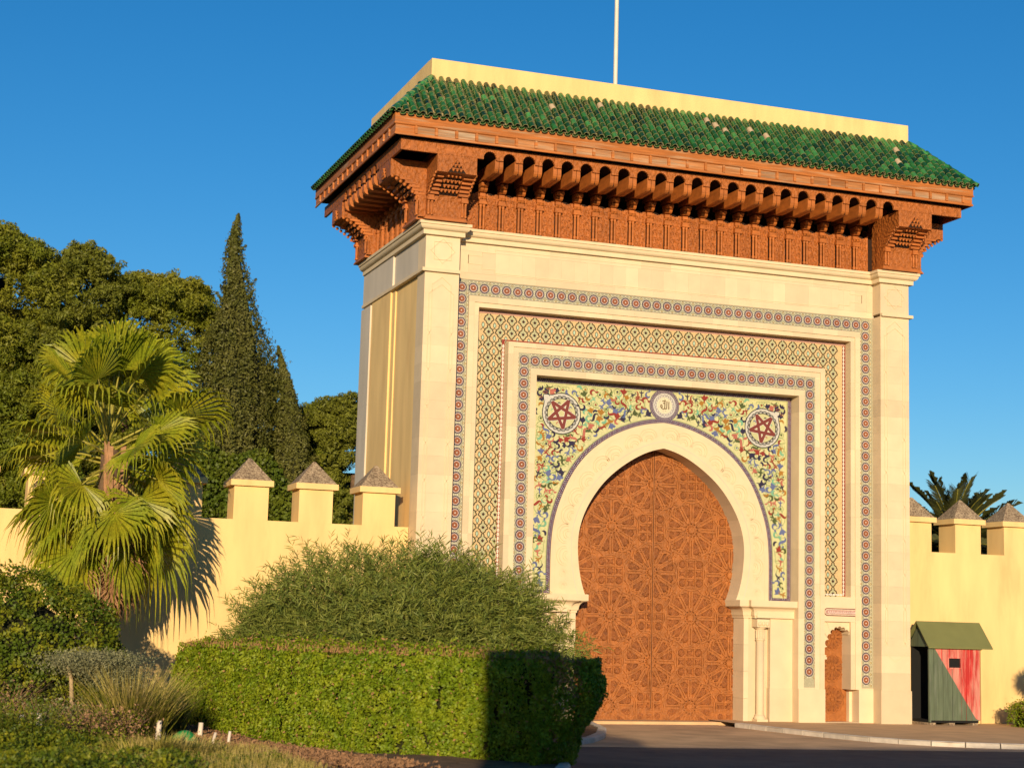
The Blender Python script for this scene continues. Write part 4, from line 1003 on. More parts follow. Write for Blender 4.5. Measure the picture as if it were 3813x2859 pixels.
# ================================================================== sentry box
sb = thing('sentry_box', 'small wooden sentry box with green gabled roof and diagonal red and green paint', 'sentry box', (11.69, -.25, 0.09))
M_sg = mat('faded_green_paint', (.10, .13, .08), .7, .22, 4, .2, 20, stretch=(3, 3, .4), col2=(.13, .15, .11), mix_scale=5, mix_lo=.5, mix_hi=.7)
M_sr = mat('faded_red_paint', (.47, .03, .026), .7, .2, 5, .2, 20, stretch=(3, 3, .35), col2=(.56, .22, .17), mix_scale=3.2, mix_lo=.40, mix_hi=.58)
M_roofg = mat('green_roof_sheet', (.175, .185, .065), .6, .06, 3)
M_black = mat('interior_shade_black', (.01, .01, .01), .9, 0)  # near-black puts the shade of open interiors into the colour
Wd, Dp, Hb = 1.30, .75, 1.68
line = lambda x: 1.67-(x-.13)*1.62/1.12     # diagonal in local x,z
npk = 11
for k in range(npk):
    xa, xb = k*Wd/npk+.003, (k+1)*Wd/npk-.003; bb = MB(); z0, z1 = .10, Hb
    def seg(xa, xb, z0, z1):
        za, zb = min(max(line(xa), z0), z1), min(max(line(xb), z0), z1); y0, y1 = random.uniform(-.004, .004), .03
        if za > z0 or zb > z0: bb.add([(xa, y0, z0), (xb, y0, z0), (xb, y0, zb), (xa, y0, za)], [(0, 1, 2, 3)], M_sg)
        if za < z1 or zb < z1: bb.add([(xa, y0, za), (xb, y0, zb), (xb, y0, z1), (xa, y0, z1)], [(0, 1, 2, 3)], M_sr)
        bb.add([(xa, y0, z0), (xa, y1, z0), (xa, y1, z1), (xa, y0, z1), (xb, y0, z0), (xb, y1, z0), (xb, y1, z1), (xb, y0, z1)], [(0, 3, 2, 1), (4, 5, 6, 7), (3, 7, 6, 2)], M_sg if za > (z0+z1)/2 else M_sr)
    wx0, wx1, wz0, wz1 = .50, .80, 1.24, 1.44
    if xb > wx0 and xa < wx1: seg(xa, xb, .10, wz0); seg(xa, xb, wz1, Hb)
    else: seg(xa, xb, .10, Hb)
    bb.build('plank', sb)
MB().box(.48, .82, .031, .06, 1.22, 1.46, M_black).build('window_opening', sb)
b = MB(); b.box(.47, .50, -.012, .02, 1.22, 1.46, M_sr); b.box(.80, .83, -.012, .02, 1.22, 1.46, M_sr); b.box(.50, .80, -.012, .02, 1.44, 1.465, M_sr); b.box(.50, .80, -.012, .02, 1.215, 1.24, M_sr); b.build('window_frame', sb)
for s, x0 in ((0, -.02), (1, Wd-.01)):
    for k in range(6): (MB().box(x0, x0+.03, .03+k*Dp/6+.003, .03+(k+1)*Dp/6-.003, .10, Hb, M_sg).build('side_plank', sb) if s else None)
MB().box(Wd+.02, Wd+.055, -.01, .03, .04, Hb, M_cap if 0 else M_yellow).build('corner_post', sb)
b = MB(); b.box(.02, Wd-.02, .035, Dp, .05, .11, M_black); b.build('floor', sb); MB().box(.03, Wd-.02, Dp-.03, Dp, .11, 1.9, M_black).build('back_board', sb); MB().box(Wd-.04, Wd-.015, .04, Dp-.04, .11, Hb, M_black).build('inner_board', sb); MB().box(.02, Wd-.02, .032, .05, .10, 1.22, M_black).build('inner_board', sb); MB().box(.0, .04, -.005, .045, .06, Hb, M_sg).build('corner_post', sb)
for x in (.02, .5, 1.1): MB().box(x, x+.14, .0, .7, -.02, .05, M_cap).build('skid', sb)
b = MB(); o = .13
rid = (.40, 2.235); ev_ = (-.10, 1.675)
b.prism([(ev_[0], ev_[1]), (rid[0], rid[1]), (.85, 1.80), (.85, 1.775), (rid[0], rid[1]-.03), (ev_[0], ev_[1]-.025)], -.07, Wd+.28, 'x', M_roofg); b.build('roof', sb)
b = MB(); b.add([(0, .02, Hb), (0, rid[0], rid[1]-.05), (0, .78, 1.72), (0, .78, Hb)], [(0, 1, 2, 3)], M_sg); b.add([(Wd, .02, Hb), (Wd, rid[0], rid[1]-.05), (Wd, .78, 1.72), (Wd, .78, Hb)], [(0, 1, 2, 3)], M_sg); b.build('gable_board', sb, kind='stuff')

# ================================================================== foliage helpers
def leafmat(name, a, b_, var=.35, scale=30, trans=.18, rough=.55, ms=1.6, lo=.42, hi=.62):
    return mat(name, a, rough, var, scale, col2=b_, mix_scale=ms, mix_lo=lo, mix_hi=hi, trans=trans, spec=.3)
L_hedge = leafmat('hedge_leaf', (.14, .215, .006), (.26, .31, .012), ms=4); L_twig = mat('dry_twig', (.30, .17, .07), .9, .3, 20)
L_shrub = leafmat('willowy_leaf', (.13, .175, .030), (.25, .27, .05), ms=6.0)
L_pine = leafmat('pine_needles', (.14, .175, .012), (.21, .215, .018), ms=.5, scale=8); L_pine2 = leafmat('light_pine_needles', (.17, .185, .02), (.13, .15, .015), ms=.6, scale=8)
L_cyp = leafmat('cypress_foliage', (.095, .105, .018), (.14, .14, .03), ms=1.2, scale=10)
L_ivy = leafmat('ivy_leaf', (.075, .115, .008), (.12, .15, .012), ms=1.0)
L_bush = leafmat('broad_bush_leaf', (.075, .12, .006), (.26, .26, .012), ms=3.2, lo=.46, hi=.66)
L_palm = leafmat('palm_leaf', (.22, .27, .014), (.37, .35, .02), ms=1.4, trans=.3, rough=.4); L_palmd = mat('dead_palm_leaf', (.36, .20, .10), .9, .3, 10, trans=.1)
L_petiole = mat('palm_petiole', (.30, .27, .04), .5, .2, 5); M_bark = mat('rough_bark', (.15, .095, .055), .95, .3, 8, .8, 20, bdist=.03)
L_grass = leafmat('dry_grass', (.36, .31, .06), (.46, .36, .13), ms=2.0); L_grassg = leafmat('green_grass', (.13, .15, .012), (.17, .17, .02)); L_pinkg = mat('pink_seed_head', (.38, .22, .14), .9, .25, 10)
L_date = leafmat('date_palm_leaf', (.028, .035, .012), (.06, .065, .012), trans=.05); L_olive = leafmat('grey_green_leaf', (.20, .21, .10), (.30, .29, .15), ms=6)
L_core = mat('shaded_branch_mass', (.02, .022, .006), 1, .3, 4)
def leaves(name, P, size, mt, asp=.5, outward=None, ow=.6, droop=0.0, quad=True, mi=None, szvar=.35):
    """P (N,3) leaf centres -> one mesh of small bent leaf quads"""
    P = np.asarray(P); N_ = len(P); sz = size*(1+szvar*rng.uniform(-1, 1, N_))
    nrm = rng.normal(size=(N_, 3)); nrm /= np.linalg.norm(nrm, axis=1)[:, None]
    if outward is not None: nrm = nrm*(1-ow)+outward*ow; nrm /= np.linalg.norm(nrm, axis=1)[:, None]
    t = np.cross(nrm, rng.normal(size=(N_, 3))); t[:, 2] -= droop; t -= nrm*np.sum(t*nrm, 1)[:, None]; t /= np.linalg.norm(t, axis=1)[:, None]+1e-9
    bt = np.cross(nrm, t); s = sz[:, None]
    a = P-t*s*.5; c = P+t*s*.5; l = P+bt*s*asp*.5+nrm*s*.08; r = P-bt*s*asp*.5+nrm*s*.08
    V = np.stack([a, l, c, r], 1).reshape(-1, 3); F = np.arange(N_*4).reshape(-1, 4)
    return npmesh(name, V, F, mt if isinstance(mt, list) else [mt], mi)
def fbm(P, f, seed=0):
    r = np.random.default_rng(seed); o = np.zeros(len(P))
    for k in range(5):
        d = r.normal(size=3); d /= np.linalg.norm(d); ph = r.uniform(0, 6.28); o += np.sin(P@d*f*(1+.45*k)+ph)/(1+.3*k)
    return o/2.4

# ---- boxwood hedge: swept section along a bent plan line
def hedge(name, label, path, wid, h0, h1, nleaf, parent_mat, size=.045, toproll=.28, bulge=0.0, group=None, core=True, seed=3, twigs=0):
    t = thing(name, label, 'hedge', (path[0][0], path[0][1], 0)); o0 = np.array([path[0][0], path[0][1], 0])
    P = np.array(path); seg = np.hypot(*(P[1:]-P[:-1]).T); cum = np.concatenate([[0], np.cumsum(seg)]); Lt = cum[-1]
    def at(s):
        x = np.interp(s, cum, P[:, 0]); y = np.interp(s, cum, P[:, 1]); e = .15
        dx = np.interp(np.minimum(s+e, Lt), cum, P[:, 0])-np.interp(np.maximum(s-e, 0), cum, P[:, 0]); dy = np.interp(np.minimum(s+e, Lt), cum, P[:, 1])-np.interp(np.maximum(s-e, 0), cum, P[:, 1]); l = np.hypot(dx, dy)
        return x, y, dy/l, -dx/l     # normal pointing to the right of travel = toward camera side
    H = lambda s: np.interp(s, [0, Lt], [h0, h1])
    rr = np.random.default_rng(seed)
    # closed section parameter: front face, top, back, ends
    N_ = nleaf; u = rr.uniform(0, 1, N_); s = rr.uniform(0, Lt, N_); kind = rr.choice(4, N_, p=[.57, .20, .06, .17])
    w2 = wid/2; x, y, nx_, ny_ = at(s); h = H(s); v = rr.uniform(0, 1, N_)
    d = np.where(kind == 0, w2, np.where(kind == 1, (v*2-1)*w2, -w2)); z = np.where(kind == 1, h, v*h*.97+.05)
    endm = kind == 3; ends = (rr.uniform(0, 1, N_) < .75).astype(int); 
    endround = .55
    taper_ = 1-np.clip((s-(Lt-endround))/endround, 0, 1)**2*.75
    zz = z/h; prof = 1+bulge*np.sin(np.pi*np.clip(zz*.9+.05, 0, 1)) - (.06+.25*bulge)*(zz < .25)*(1-zz/.25) - toproll*np.clip((zz-.85)/.15, 0, 1)
    d = d*taper_*prof
    pos = np.stack([x+nx_*d, y+ny_*d, z], 1)
    k = endm & (ends == 1); ang = (u*math.pi-math.pi/2); ex, ey, enx, eny = at(np.full(N_, Lt)); tx, ty = -eny, enx
    pos[k] = np.stack([ex+enx*w2*.9*np.sin(ang)+tx*np.cos(ang)*.66*(-.35+1.35*np.clip(zz/.62, 0, 1)**.8-.12*np.clip((zz-.75)/.25, 0, 1)), ey+eny*w2*.9*np.sin(ang)+ty*np.cos(ang)*.66*(-.35+1.35*np.clip(zz/.62, 0, 1)**.8-.12*np.clip((zz-.75)/.25, 0, 1)), z], 1)[k]
    k0 = endm & (ends == 0); sx, sy, snx, sny = at(np.zeros(N_)); pos[k0] = np.stack([sx+snx*(v*2-1)*w2, sy+sny*(v*2-1)*w2, u*h], 1)[k0]
    if bulge: d = d*(1-.85*np.clip((s-(Lt-2.6))/2.0, 0, 1)*np.clip(1-zz/.8, 0, 1)**1.1)
    pos[:, 0] = np.where(endm, pos[:, 0], x+nx_*d); pos[:, 1] = np.where(endm, pos[:, 1], y+ny_*d)
    out = np.stack([nx_*np.sign(d), ny_*np.sign(d), np.full(N_, .25)], 1); out[kind == 1] = (0, 0, 1)
    out[k] = np.stack([tx, ty, np.full(N_, .2)], 1)[k]; out[k0] = np.stack([-tx*0-(-sny), -(snx), np.full(N_, .2)], 1)[k0]
    out /= np.linalg.norm(out, axis=1)[:, None]
    disp = fbm(pos, 2.4, seed+3)*.045+fbm(pos, 5.0, seed)*.06+fbm(pos, 14, seed+1)*.035+rr.normal(0, .028, N_)+np.where((kind == 1) | (zz > .97), rr.exponential(.025, N_), 0); hole = fbm(pos, 10.0, seed+9)
    disp -= np.where(hole < -.80, .13, 0); pos = pos+out*disp[:, None]; pos[:, 2] = np.maximum(pos[:, 2], .02)
    brown = ((fbm(pos, 3.4, seed+20) > .95) & (rr.uniform(0, 1, N_) < .45)) | (rr.uniform(0, 1, N_) < .025) | ((zz > .97) & (rr.uniform(0, 1, N_) < .20))
    me = leaves('leaf_mass', pos-o0, size, [parent_mat, L_twig], .55, out, .5, mi=brown.astype(int)); link('leaf_mass', me, t, kind='stuff')
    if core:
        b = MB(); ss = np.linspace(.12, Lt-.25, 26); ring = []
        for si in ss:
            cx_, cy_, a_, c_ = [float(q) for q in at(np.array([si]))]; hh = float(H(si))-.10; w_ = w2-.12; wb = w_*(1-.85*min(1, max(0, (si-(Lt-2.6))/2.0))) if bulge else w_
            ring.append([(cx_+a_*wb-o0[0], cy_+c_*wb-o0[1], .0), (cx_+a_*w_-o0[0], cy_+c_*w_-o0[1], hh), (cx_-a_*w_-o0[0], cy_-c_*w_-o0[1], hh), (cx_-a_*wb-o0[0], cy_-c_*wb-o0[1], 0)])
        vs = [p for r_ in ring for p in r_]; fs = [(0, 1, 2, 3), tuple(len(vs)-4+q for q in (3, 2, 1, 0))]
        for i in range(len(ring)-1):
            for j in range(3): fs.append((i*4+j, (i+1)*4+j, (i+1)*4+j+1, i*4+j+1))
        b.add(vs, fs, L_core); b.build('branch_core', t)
    if twigs:
        s = rr.uniform(0, Lt, twigs); x, y, nx_, ny_ = at(s); d = rr.uniform(-1, 1, twigs)*w2*.95; h = H(s)
        p0 = np.stack([x+nx_*d, y+ny_*d, h-.03], 1)-o0; p1 = p0+np.stack([rr.normal(0, .02, twigs), rr.normal(0, .02, twigs), rr.uniform(.03, .12, twigs)], 1); w_ = np.array([.006, 0, 0])
        V = np.stack([p0-w_, p0+w_, p1+w_*.4, p1-w_*.4], 1).reshape(-1, 3); link('cut_twig', npmesh('cut_twig', V, np.arange(twigs*4).reshape(-1, 4), [L_twig]), t, kind='stuff')
    return t
hedge('clipped_hedge', 'long clipped green hedge below the feathery shrub, its rounded right end in dark shade', [(-4.28, -1.7), (-4.0, -4.2), (-3.45, -6.7), (-2.5, -8.45), (-1.55, -9.6), (-.98, -10.35)], 1.12, 1.49, 1.545, 125000, L_hedge, .054, bulge=.10, twigs=2400)
hedge('low_hedge', 'low clipped green hedge on the pavement right of the sentry box', [(13.55, -.85), (16.5, -.85)], .8, .56, .6, 26000, L_hedge, .045, seed=8)

# ---- feathery shrub
def willow_shrub():
    t = thing('feathery_shrub', 'wide feathery grey-green shrub with narrow leaves in front of the wall', 'shrub', (-1.0, -3.2, 0))
    b = MB(); tips = []; rs = random.Random(4)
    for k in range(60):
        a = rs.uniform(0, 2*math.pi); el = rs.uniform(.15, 1.3); L = 1.0; x = y = 0; z = .1
        ex, ey, ez = 2.75*math.cos(a)*math.cos(el)*rs.uniform(.5, 1), 1.6*math.sin(a)*math.cos(el)*rs.uniform(.5, 1), 1.1+1.75*math.sin(el)*rs.uniform(.8, 1)
        pts = [(0+ex*.02, ey*.02, .0)]+[(ex*t_, ey*t_, ez*(t_**.7)) for t_ in (.25, .5, .75, .95)]; b.tube(pts, [.03, .022, .016, .010, .004], M_bark, 5)
    b.build('branch', t)
    ns = 4300; rr = np.random.default_rng(11)
    d = rr.normal(size=(ns, 3)); d[:, 2] = np.abs(d[:, 2])*.9; d /= np.linalg.norm(d, axis=1)[:, None]; rad = rr.uniform(.62, 1.0, ns)**.6
    lob = 1+.12*fbm(d, 3.0, 5)+.11*fbm(d, 8.0, 6)+rr.exponential(.035, ns)
    # centre the dome: silhouette measured in the photograph
    C0 = d*np.array([3.1, 1.6, 1.80])*(rad*lob)[:, None]; C0[:, 2] += 1.18; C0[:, 0] = np.where(C0[:, 0] > 0, C0[:, 0]*.86, C0[:, 0])
    C0[:, 0] += .0; C0[:, 2] -= np.clip(np.abs(C0[:, 0])-1.8, 0, 3)*.16
    V = []; nl = 15
    dirs = d*.75+rr.normal(0, .35, (ns, 3))+np.array([0, 0, .45]); dirs /= np.linalg.norm(dirs, axis=1)[:, None]; Ls = rr.uniform(.22, .48, ns)
    allV = []
    for k in range(nl):
        f = (k+.5)/nl; base = C0+dirs*(Ls*f)[:, None]; side_ = np.cross(dirs, rr.normal(size=(ns, 3))); side_ /= np.linalg.norm(side_, axis=1)[:, None]+1e-9
        ld = dirs*.65+side_*.8; ld /= np.linalg.norm(ld, axis=1)[:, None]; ll = rr.uniform(.10, .18, ns)[:, None]; w_ = np.cross(ld, rr.normal(size=(ns, 3))); w_ /= np.linalg.norm(w_, axis=1)[:, None]; w_ *= .0085
        m_ = base+ld*ll*.5; e_ = m_+(ld+np.array([0, 0, -.35])+dirs*.3)*ll*.5
        allV.append(np.stack([base-w_*.5, base+w_*.5, m_+w_, m_-w_, m_-w_, m_+w_, e_+w_*.15, e_-w_*.15], 1).reshape(-1, 3))
    V = np.concatenate(allV); F = np.arange(len(V)).reshape(-1, 4); link('narrow_leaf', npmesh('narrow_leaf', V, F, [L_shrub]), t, kind='stuff')
    n2 = 26000; d = rr.normal(size=(n2, 3)); d[:, 2] = np.abs(d[:, 2]); d /= np.linalg.norm(d, axis=1)[:, None]; P = d*np.array([2.5, 1.25, 1.5])*(rr.uniform(.5, .97, n2)*(1+.1*fbm(d, 3.0, 5)))[:, None]; P[:, 2] += 1.05; P[:, 0] = np.where(P[:, 0] > 0, P[:, 0]*.86, P[:, 0]); P[:, 2] -= np.clip(np.abs(P[:, 0])-1.8, 0, 3)*.2
    link('inner_leaf', leaves('inner_leaf', P, .12, [L_shrub], .13), t, kind='stuff')
    n3 = 9000; P = rr.uniform(-1, 1, (n3, 3))*np.array([2.7, 1.1, .75])+np.array([0, -.2, .75]); link('lower_leaf', leaves('lower_leaf', P, .06, [L_hedge], .5), t, kind='stuff')
willow_shrub()

# ---- fan palm
def frond_mesh(name, mt, nseg=34, span=R(235), Lb=1.05, pet=.95, droop=.35, seed=0, dead=False):
    rs = random.Random(seed); b = MB()
    # local: petiole runs along +x from 0, blade hub at (pet,0,0), blade in xy plane, normal +z
    b.tube([(0, 0, 0), (pet*.5, 0, .03), (pet, 0, 0)], [.024, .018, .012], L_petiole if not dead else mt, 5)
    vs = []; fs = []
    for k in range(nseg):
        a = -span/2+span*(k+.5)/nseg; da = span/nseg*.5; L = Lb*(1-.22*abs(a/(span/2))**2)*rs.uniform(.92, 1.05); pl = .012 if k % 2 else -.012
        cup = .16*(abs(a)/(span/2))
        mid_r = L*.56; 
        def P(r, ang, z): return (pet+r*math.cos(ang), r*math.sin(ang), z+cup*r*.9)
        dr = droop*rs.uniform(.5, 1.5); o = len(vs)
        vs += [P(.03, a-da, 0), P(.03, a+da, 0), P(mid_r, a+da, pl-.05*dr), P(mid_r, a, -pl*1.6-.05*dr), P(mid_r, a-da, pl-.05*dr),
               P(L*.80, a+da*.30, -.18*dr), P(L*.80, a-da*.30, -.18*dr), P(L*1.0, a+rs.uniform(-.03, .03), -.55*dr*rs.uniform(.6, 1.3)), ]
        fs += [(o, o+1, o+2, o+3), (o, o+3, o+4), (o+3, o+2, o+5), (o+4, o+3, o+6), (o+3, o+5, o+6), (o+6, o+5, o+7)]
    b.add(vs, fs, mt); return b.mesh(name)
def fan_palm():
    t = thing('fan_palm', 'bushy fan palm with a shaggy dead skirt, casting its shadow on the yellow wall', 'palm tree', (-6.12, -1.36, 0))
    b = MB(); b.tube([(0, 0, 0), (.03, 0, 1.2), (0, 0, 2.4), (-.05, 0, 3.6), (-.08, 0, 4.9)], [.20, .17, .19, .22, .16], M_bark, 10)
    rs = random.Random(2)
    b.build('trunk', t)
    for k in range(70):
        z = .9+k*.045; a = k*2.4; bb = MB(); ca, sa = math.cos(a), math.sin(a)
        bb.add([(ca*.16-sa*.05, sa*.16+ca*.05, z), (ca*.16+sa*.05, sa*.16-ca*.05, z), (ca*.27, sa*.27, z+.10)], [(0, 1, 2), (2, 1, 0)], L_palmd); bb.build('leaf_boot', t)
    dm = [frond_mesh('dead_frond', L_palmd, nseg=20, span=R(120), seed=9+s, droop=.6, pet=.5, Lb=.85, dead=True) for s in range(2)]
    ga = 2.39996; n = 47
    def gfrond(k, f):
        el = R(78)-f*R(142)+rs.uniform(-.18, .18); a = k*ga+rs.uniform(-.25, .25); tw = rs.uniform(-1.1, 1.1)
        M_ = Matrix.Rotation(a, 3, 'Z') @ Matrix.Rotation(-el, 3, 'Y') @ Matrix.Rotation(tw, 3, 'X'); pet = rs.uniform(.9, 1.25)*(1.18 if f < .35 else 1); Lb = rs.uniform(.98, 1.25)*(1.14 if f < .35 else 1)
        b = MB(); H = M_ @ Vector((pet, 0, 0)); H.z -= .12*pet*(1-abs(math.sin(el))); mid = H*.5; mid.z += .05
        b.tube([(0, 0, 0), tuple(mid), tuple(H)], [.026, .019, .013], L_petiole, 5)
        # blade tips away from the petiole a little more steeply than the stalk
        B = Matrix.Rotation(a, 3, 'Z') @ Matrix.Rotation(-(el-rs.uniform(.1, .5)), 3, 'Y') @ Matrix.Rotation(tw, 3, 'X'); ns_ = 36; span = R(rs.uniform(215, 265)); vs = []; fs = []; dead_tip = f > .75
        hang = rs.uniform(.35, .8)+.5*f
        for j in range(ns_):
            an = -span/2+span*(j+.5)/ns_; da = span/ns_*.5; L = Lb*(1-.25*(abs(an)/(span/2))**2)*rs.uniform(.93, 1.05); pl = .014 if j % 2 else -.014; cup = .14*abs(an)/(span/2)
            P = lambda r_, ang, z: H+(B @ Vector((r_*math.cos(ang), r_*math.sin(ang), z+cup*r_)))
            D = (B @ Vector((math.cos(an), math.sin(an), cup))); W_ = B @ Vector((-math.sin(an), math.cos(an), 0)); mr = L*rs.uniform(.50, .60); hg = hang*rs.uniform(.7, 1.25)
            m0 = P(mr, an, -pl*1.5); q1 = m0+D*(L*.24)*(1-.35*min(1, hg))+Vector((0, 0, -1))*L*.16*hg; q2 = q1+D*(L*.10)*(1-.6*min(1, hg))+Vector((0, 0, -1))*L*.22*hg
            o = len(vs); w1 = mr*math.sin(da)*.75; w2 = .012
            vs += [P(.03, an-da, 0), P(.03, an+da, 0), P(mr, an+da, pl), m0, P(mr, an-da, pl), q1+W_*w1*.42, q1-W_*w1*.42, q2+W_*.003, q2-W_*.003]
            fs += [(o, o+1, o+2, o+3), (o, o+3, o+4), (o+3, o+2, o+5), (o+4, o+3, o+6), (o+3, o+5, o+6), (o+6, o+5, o+7, o+8)]
        b.add([tuple(v) for v in vs], fs, L_palm)
        return b
    for k in range(n):
        f = k/(n-1); gfrond(k, f).build('frond', t, (-.12, 0, 5.32-f*1.25))
    for k in range(46):
        a = k*ga; z = 4.0-(k/46)*1.0; el = R(-62-rs.uniform(0, 24)); o = link('dead_frond', dm[k % 2], t, (-.04+.08*math.cos(a), .08*math.sin(a), z))
        o.rotation_euler = (Matrix.Rotation(a, 4, 'Z') @ Matrix.Rotation(-el, 4, 'Y') @ Matrix.Rotation(rs.uniform(-.6, .6), 4, 'X')).to_euler(); s = rs.uniform(.8, 1.1); o.scale = (s, s, s)
    # brown hanging sheaths
    for k in range(16):
        bb = MB(); a = rs.uniform(-2.8, -.3); x, y = .2*math.cos(a), .2*math.sin(a); z = rs.uniform(3.9, 5.1); L = rs.uniform(.6, 1.3)
        bb.add([(x-.05, y, z), (x+.05, y, z), (x+.04+rs.uniform(-.05, .05), y-.1, z-L), (x-.02, y-.12, z-L*.9)], [(0, 1, 2, 3)], L_palmd); bb.build('dead_sheath', t)
fan_palm()

# ---- background trees
def crown(pos_list, n_per, spread, size, mt, seed, core=True, asp=.45, flat=.8):
    rr = np.random.default_rng(seed); Ps = []; Os = []
    for (x, y, z, r) in pos_list:
        n = int(n_per*(r**2)); d = rr.normal(size=(n, 3)); d /= np.linalg.norm(d, axis=1)[:, None]
        # smaller tufts on the lobe surface
        nt_ = max(8, int(23*r)); td = rr.normal(size=(nt_, 3)); td /= np.linalg.norm(td, axis=1)[:, None]; which = rr.integers(0, nt_, n)
        rad = rr.uniform(.55, 1.0, n)**.5; base = td[which]*r*rr.uniform(.72, 1.02, nt_)[which][:, None]; p = base+d*(spread*r*rad)[:, None]; p[:, 2] *= flat
        Ps.append(p+np.array([x, y, z])); o = d*.6+td[which]*.6; Os.append(o/np.linalg.norm(o, axis=1)[:, None])
    return np.concatenate(Ps), np.concatenate(Os)
def pine(label, x, y, lobes, mt, seed, size=.115, n_per=2300, trunkh=6, kind='pine_tree', cat='pine tree', spread=.26, group='trees behind the left wall'):
    t = thing(kind, label, cat, (x, y, 0), group); rs = random.Random(seed); b = MB(); b.tube([(0, 0, -.2), (rs.uniform(-.2, .2), 0, trunkh*.5), (0, 0, trunkh)], [.26, .2, .12], M_bark, 7)
    for (lx, ly, lz, r) in lobes[:0]: b.tube([(0, .3, trunkh*.55), (lx*.5, ly*.5, (trunkh*.6+lz)/2), (lx, ly, lz)], [.09, .06, .03], M_bark, 5)
    b.build('trunk', t)
    P, O = crown(lobes, n_per, spread, size, mt, seed); link('crown', leaves('crown', P, size, [mt], .32, O, .35), t, kind='stuff')
    return t
def lobes_from(rs, cx, ztop, zbot, wtop, wbot, n, rmin, rmax, dy=1.0):
    out = []
    for k in range(n):
        f = rs.random(); z = zbot+(ztop-zbot)*f; w = wbot+(wtop-wbot)*f; r = rs.uniform(rmin, rmax)*(1-.35*f); out.append((cx+rs.uniform(-1, 1)*(w), rs.uniform(-dy, dy*.3), z-r*.6, r))
    return out
rs = random.Random(21)
def shape_lobes(prof, n, rmin, rmax, x0, dy=1.2, topl=True):
    """prof: list of (x, ztop) silhouette (world x at the tree plane); fills below it down to zb"""
    out = []; xs = [p[0] for p in prof]
    for k in range(int(n*3.8)):
        x = rs.uniform(xs[0], xs[-1]); zt_ = float(np.interp(x, xs, [p[1] for p in prof])); r = rs.uniform(rmin, rmax); f = (k/n)
        z = zt_-r*.85 if k % 2 == 0 else zt_-r-(zt_-r-4.0)*rs.random()**1.1
        out.append((x-x0, rs.uniform(-dy, dy*.2) if k % 2 else rs.uniform(-dy*.3, dy*.5), z, r))
    return out
# (positions are real places 18-24 m behind the wall)
pine('tall round-crowned pine at the far left behind the palm', -7.4, 20, shape_lobes([(-10.2, 13.4), (-8.6, 13.5), (-7.4, 13.5), (-6.6, 13.2), (-5.9, 12.7), (-5.5, 12.0)], 30, .55, .95, -7.4), L_pine, 31, trunkh=9)
pine('lighter pine with a pointed tufted top, second from the left', -4.95, 19.5, shape_lobes([(-6.0, 12.2), (-5.4, 12.6), (-4.95, 13.25), (-4.5, 12.9), (-3.9, 12.3)], 18, .4, .75, -4.95), L_pine2, 32, trunkh=9)
pine('bushy olive-green pine directly behind the palm crown', -3.3, 20.5, shape_lobes([(-4.4, 12.0), (-3.8, 12.3), (-3.2, 12.6), (-2.7, 12.5), (-2.2, 12.2)], 20, .45, .8, -3.3), L_pine, 33, trunkh=8.5)
pine('rounded pine just left of the tall cypress', -1.5, 20.5, shape_lobes([(-2.7, 12.2), (-2.1, 12.7), (-1.5, 12.5), (-1.1, 11.9), (-.7, 11.4)], 18, .45, .8, -1.5), L_pine, 34, trunkh=8.5)
pine('dark-gapped pine filling the gap between the two cypresses', 1.1, 21, shape_lobes([(.2, 9.9), (.6, 10.2), (1.0, 10.0), (1.5, 9.2), (1.9, 8.2)], 18, .4, .7, 1.1), L_pine, 35, trunkh=7)
pine('low spreading pine right of the leaning cypress', 2.7, 21, shape_lobes([(1.9, 8.0), (2.3, 8.8), (2.8, 9.1), (3.2, 8.8)], 12, .4, .7, 2.7), L_pine, 36, trunkh=6.5)
pine('bright round pine touching the left edge of the gate', 3.6, 19, shape_lobes([(2.4, 8.2), (2.8, 8.9), (3.3, 9.1), (3.8, 8.7), (4.3, 7.8), (4.9, 7.2)], 22, .4, .75, 3.6), L_pine2, 37, trunkh=6.5)
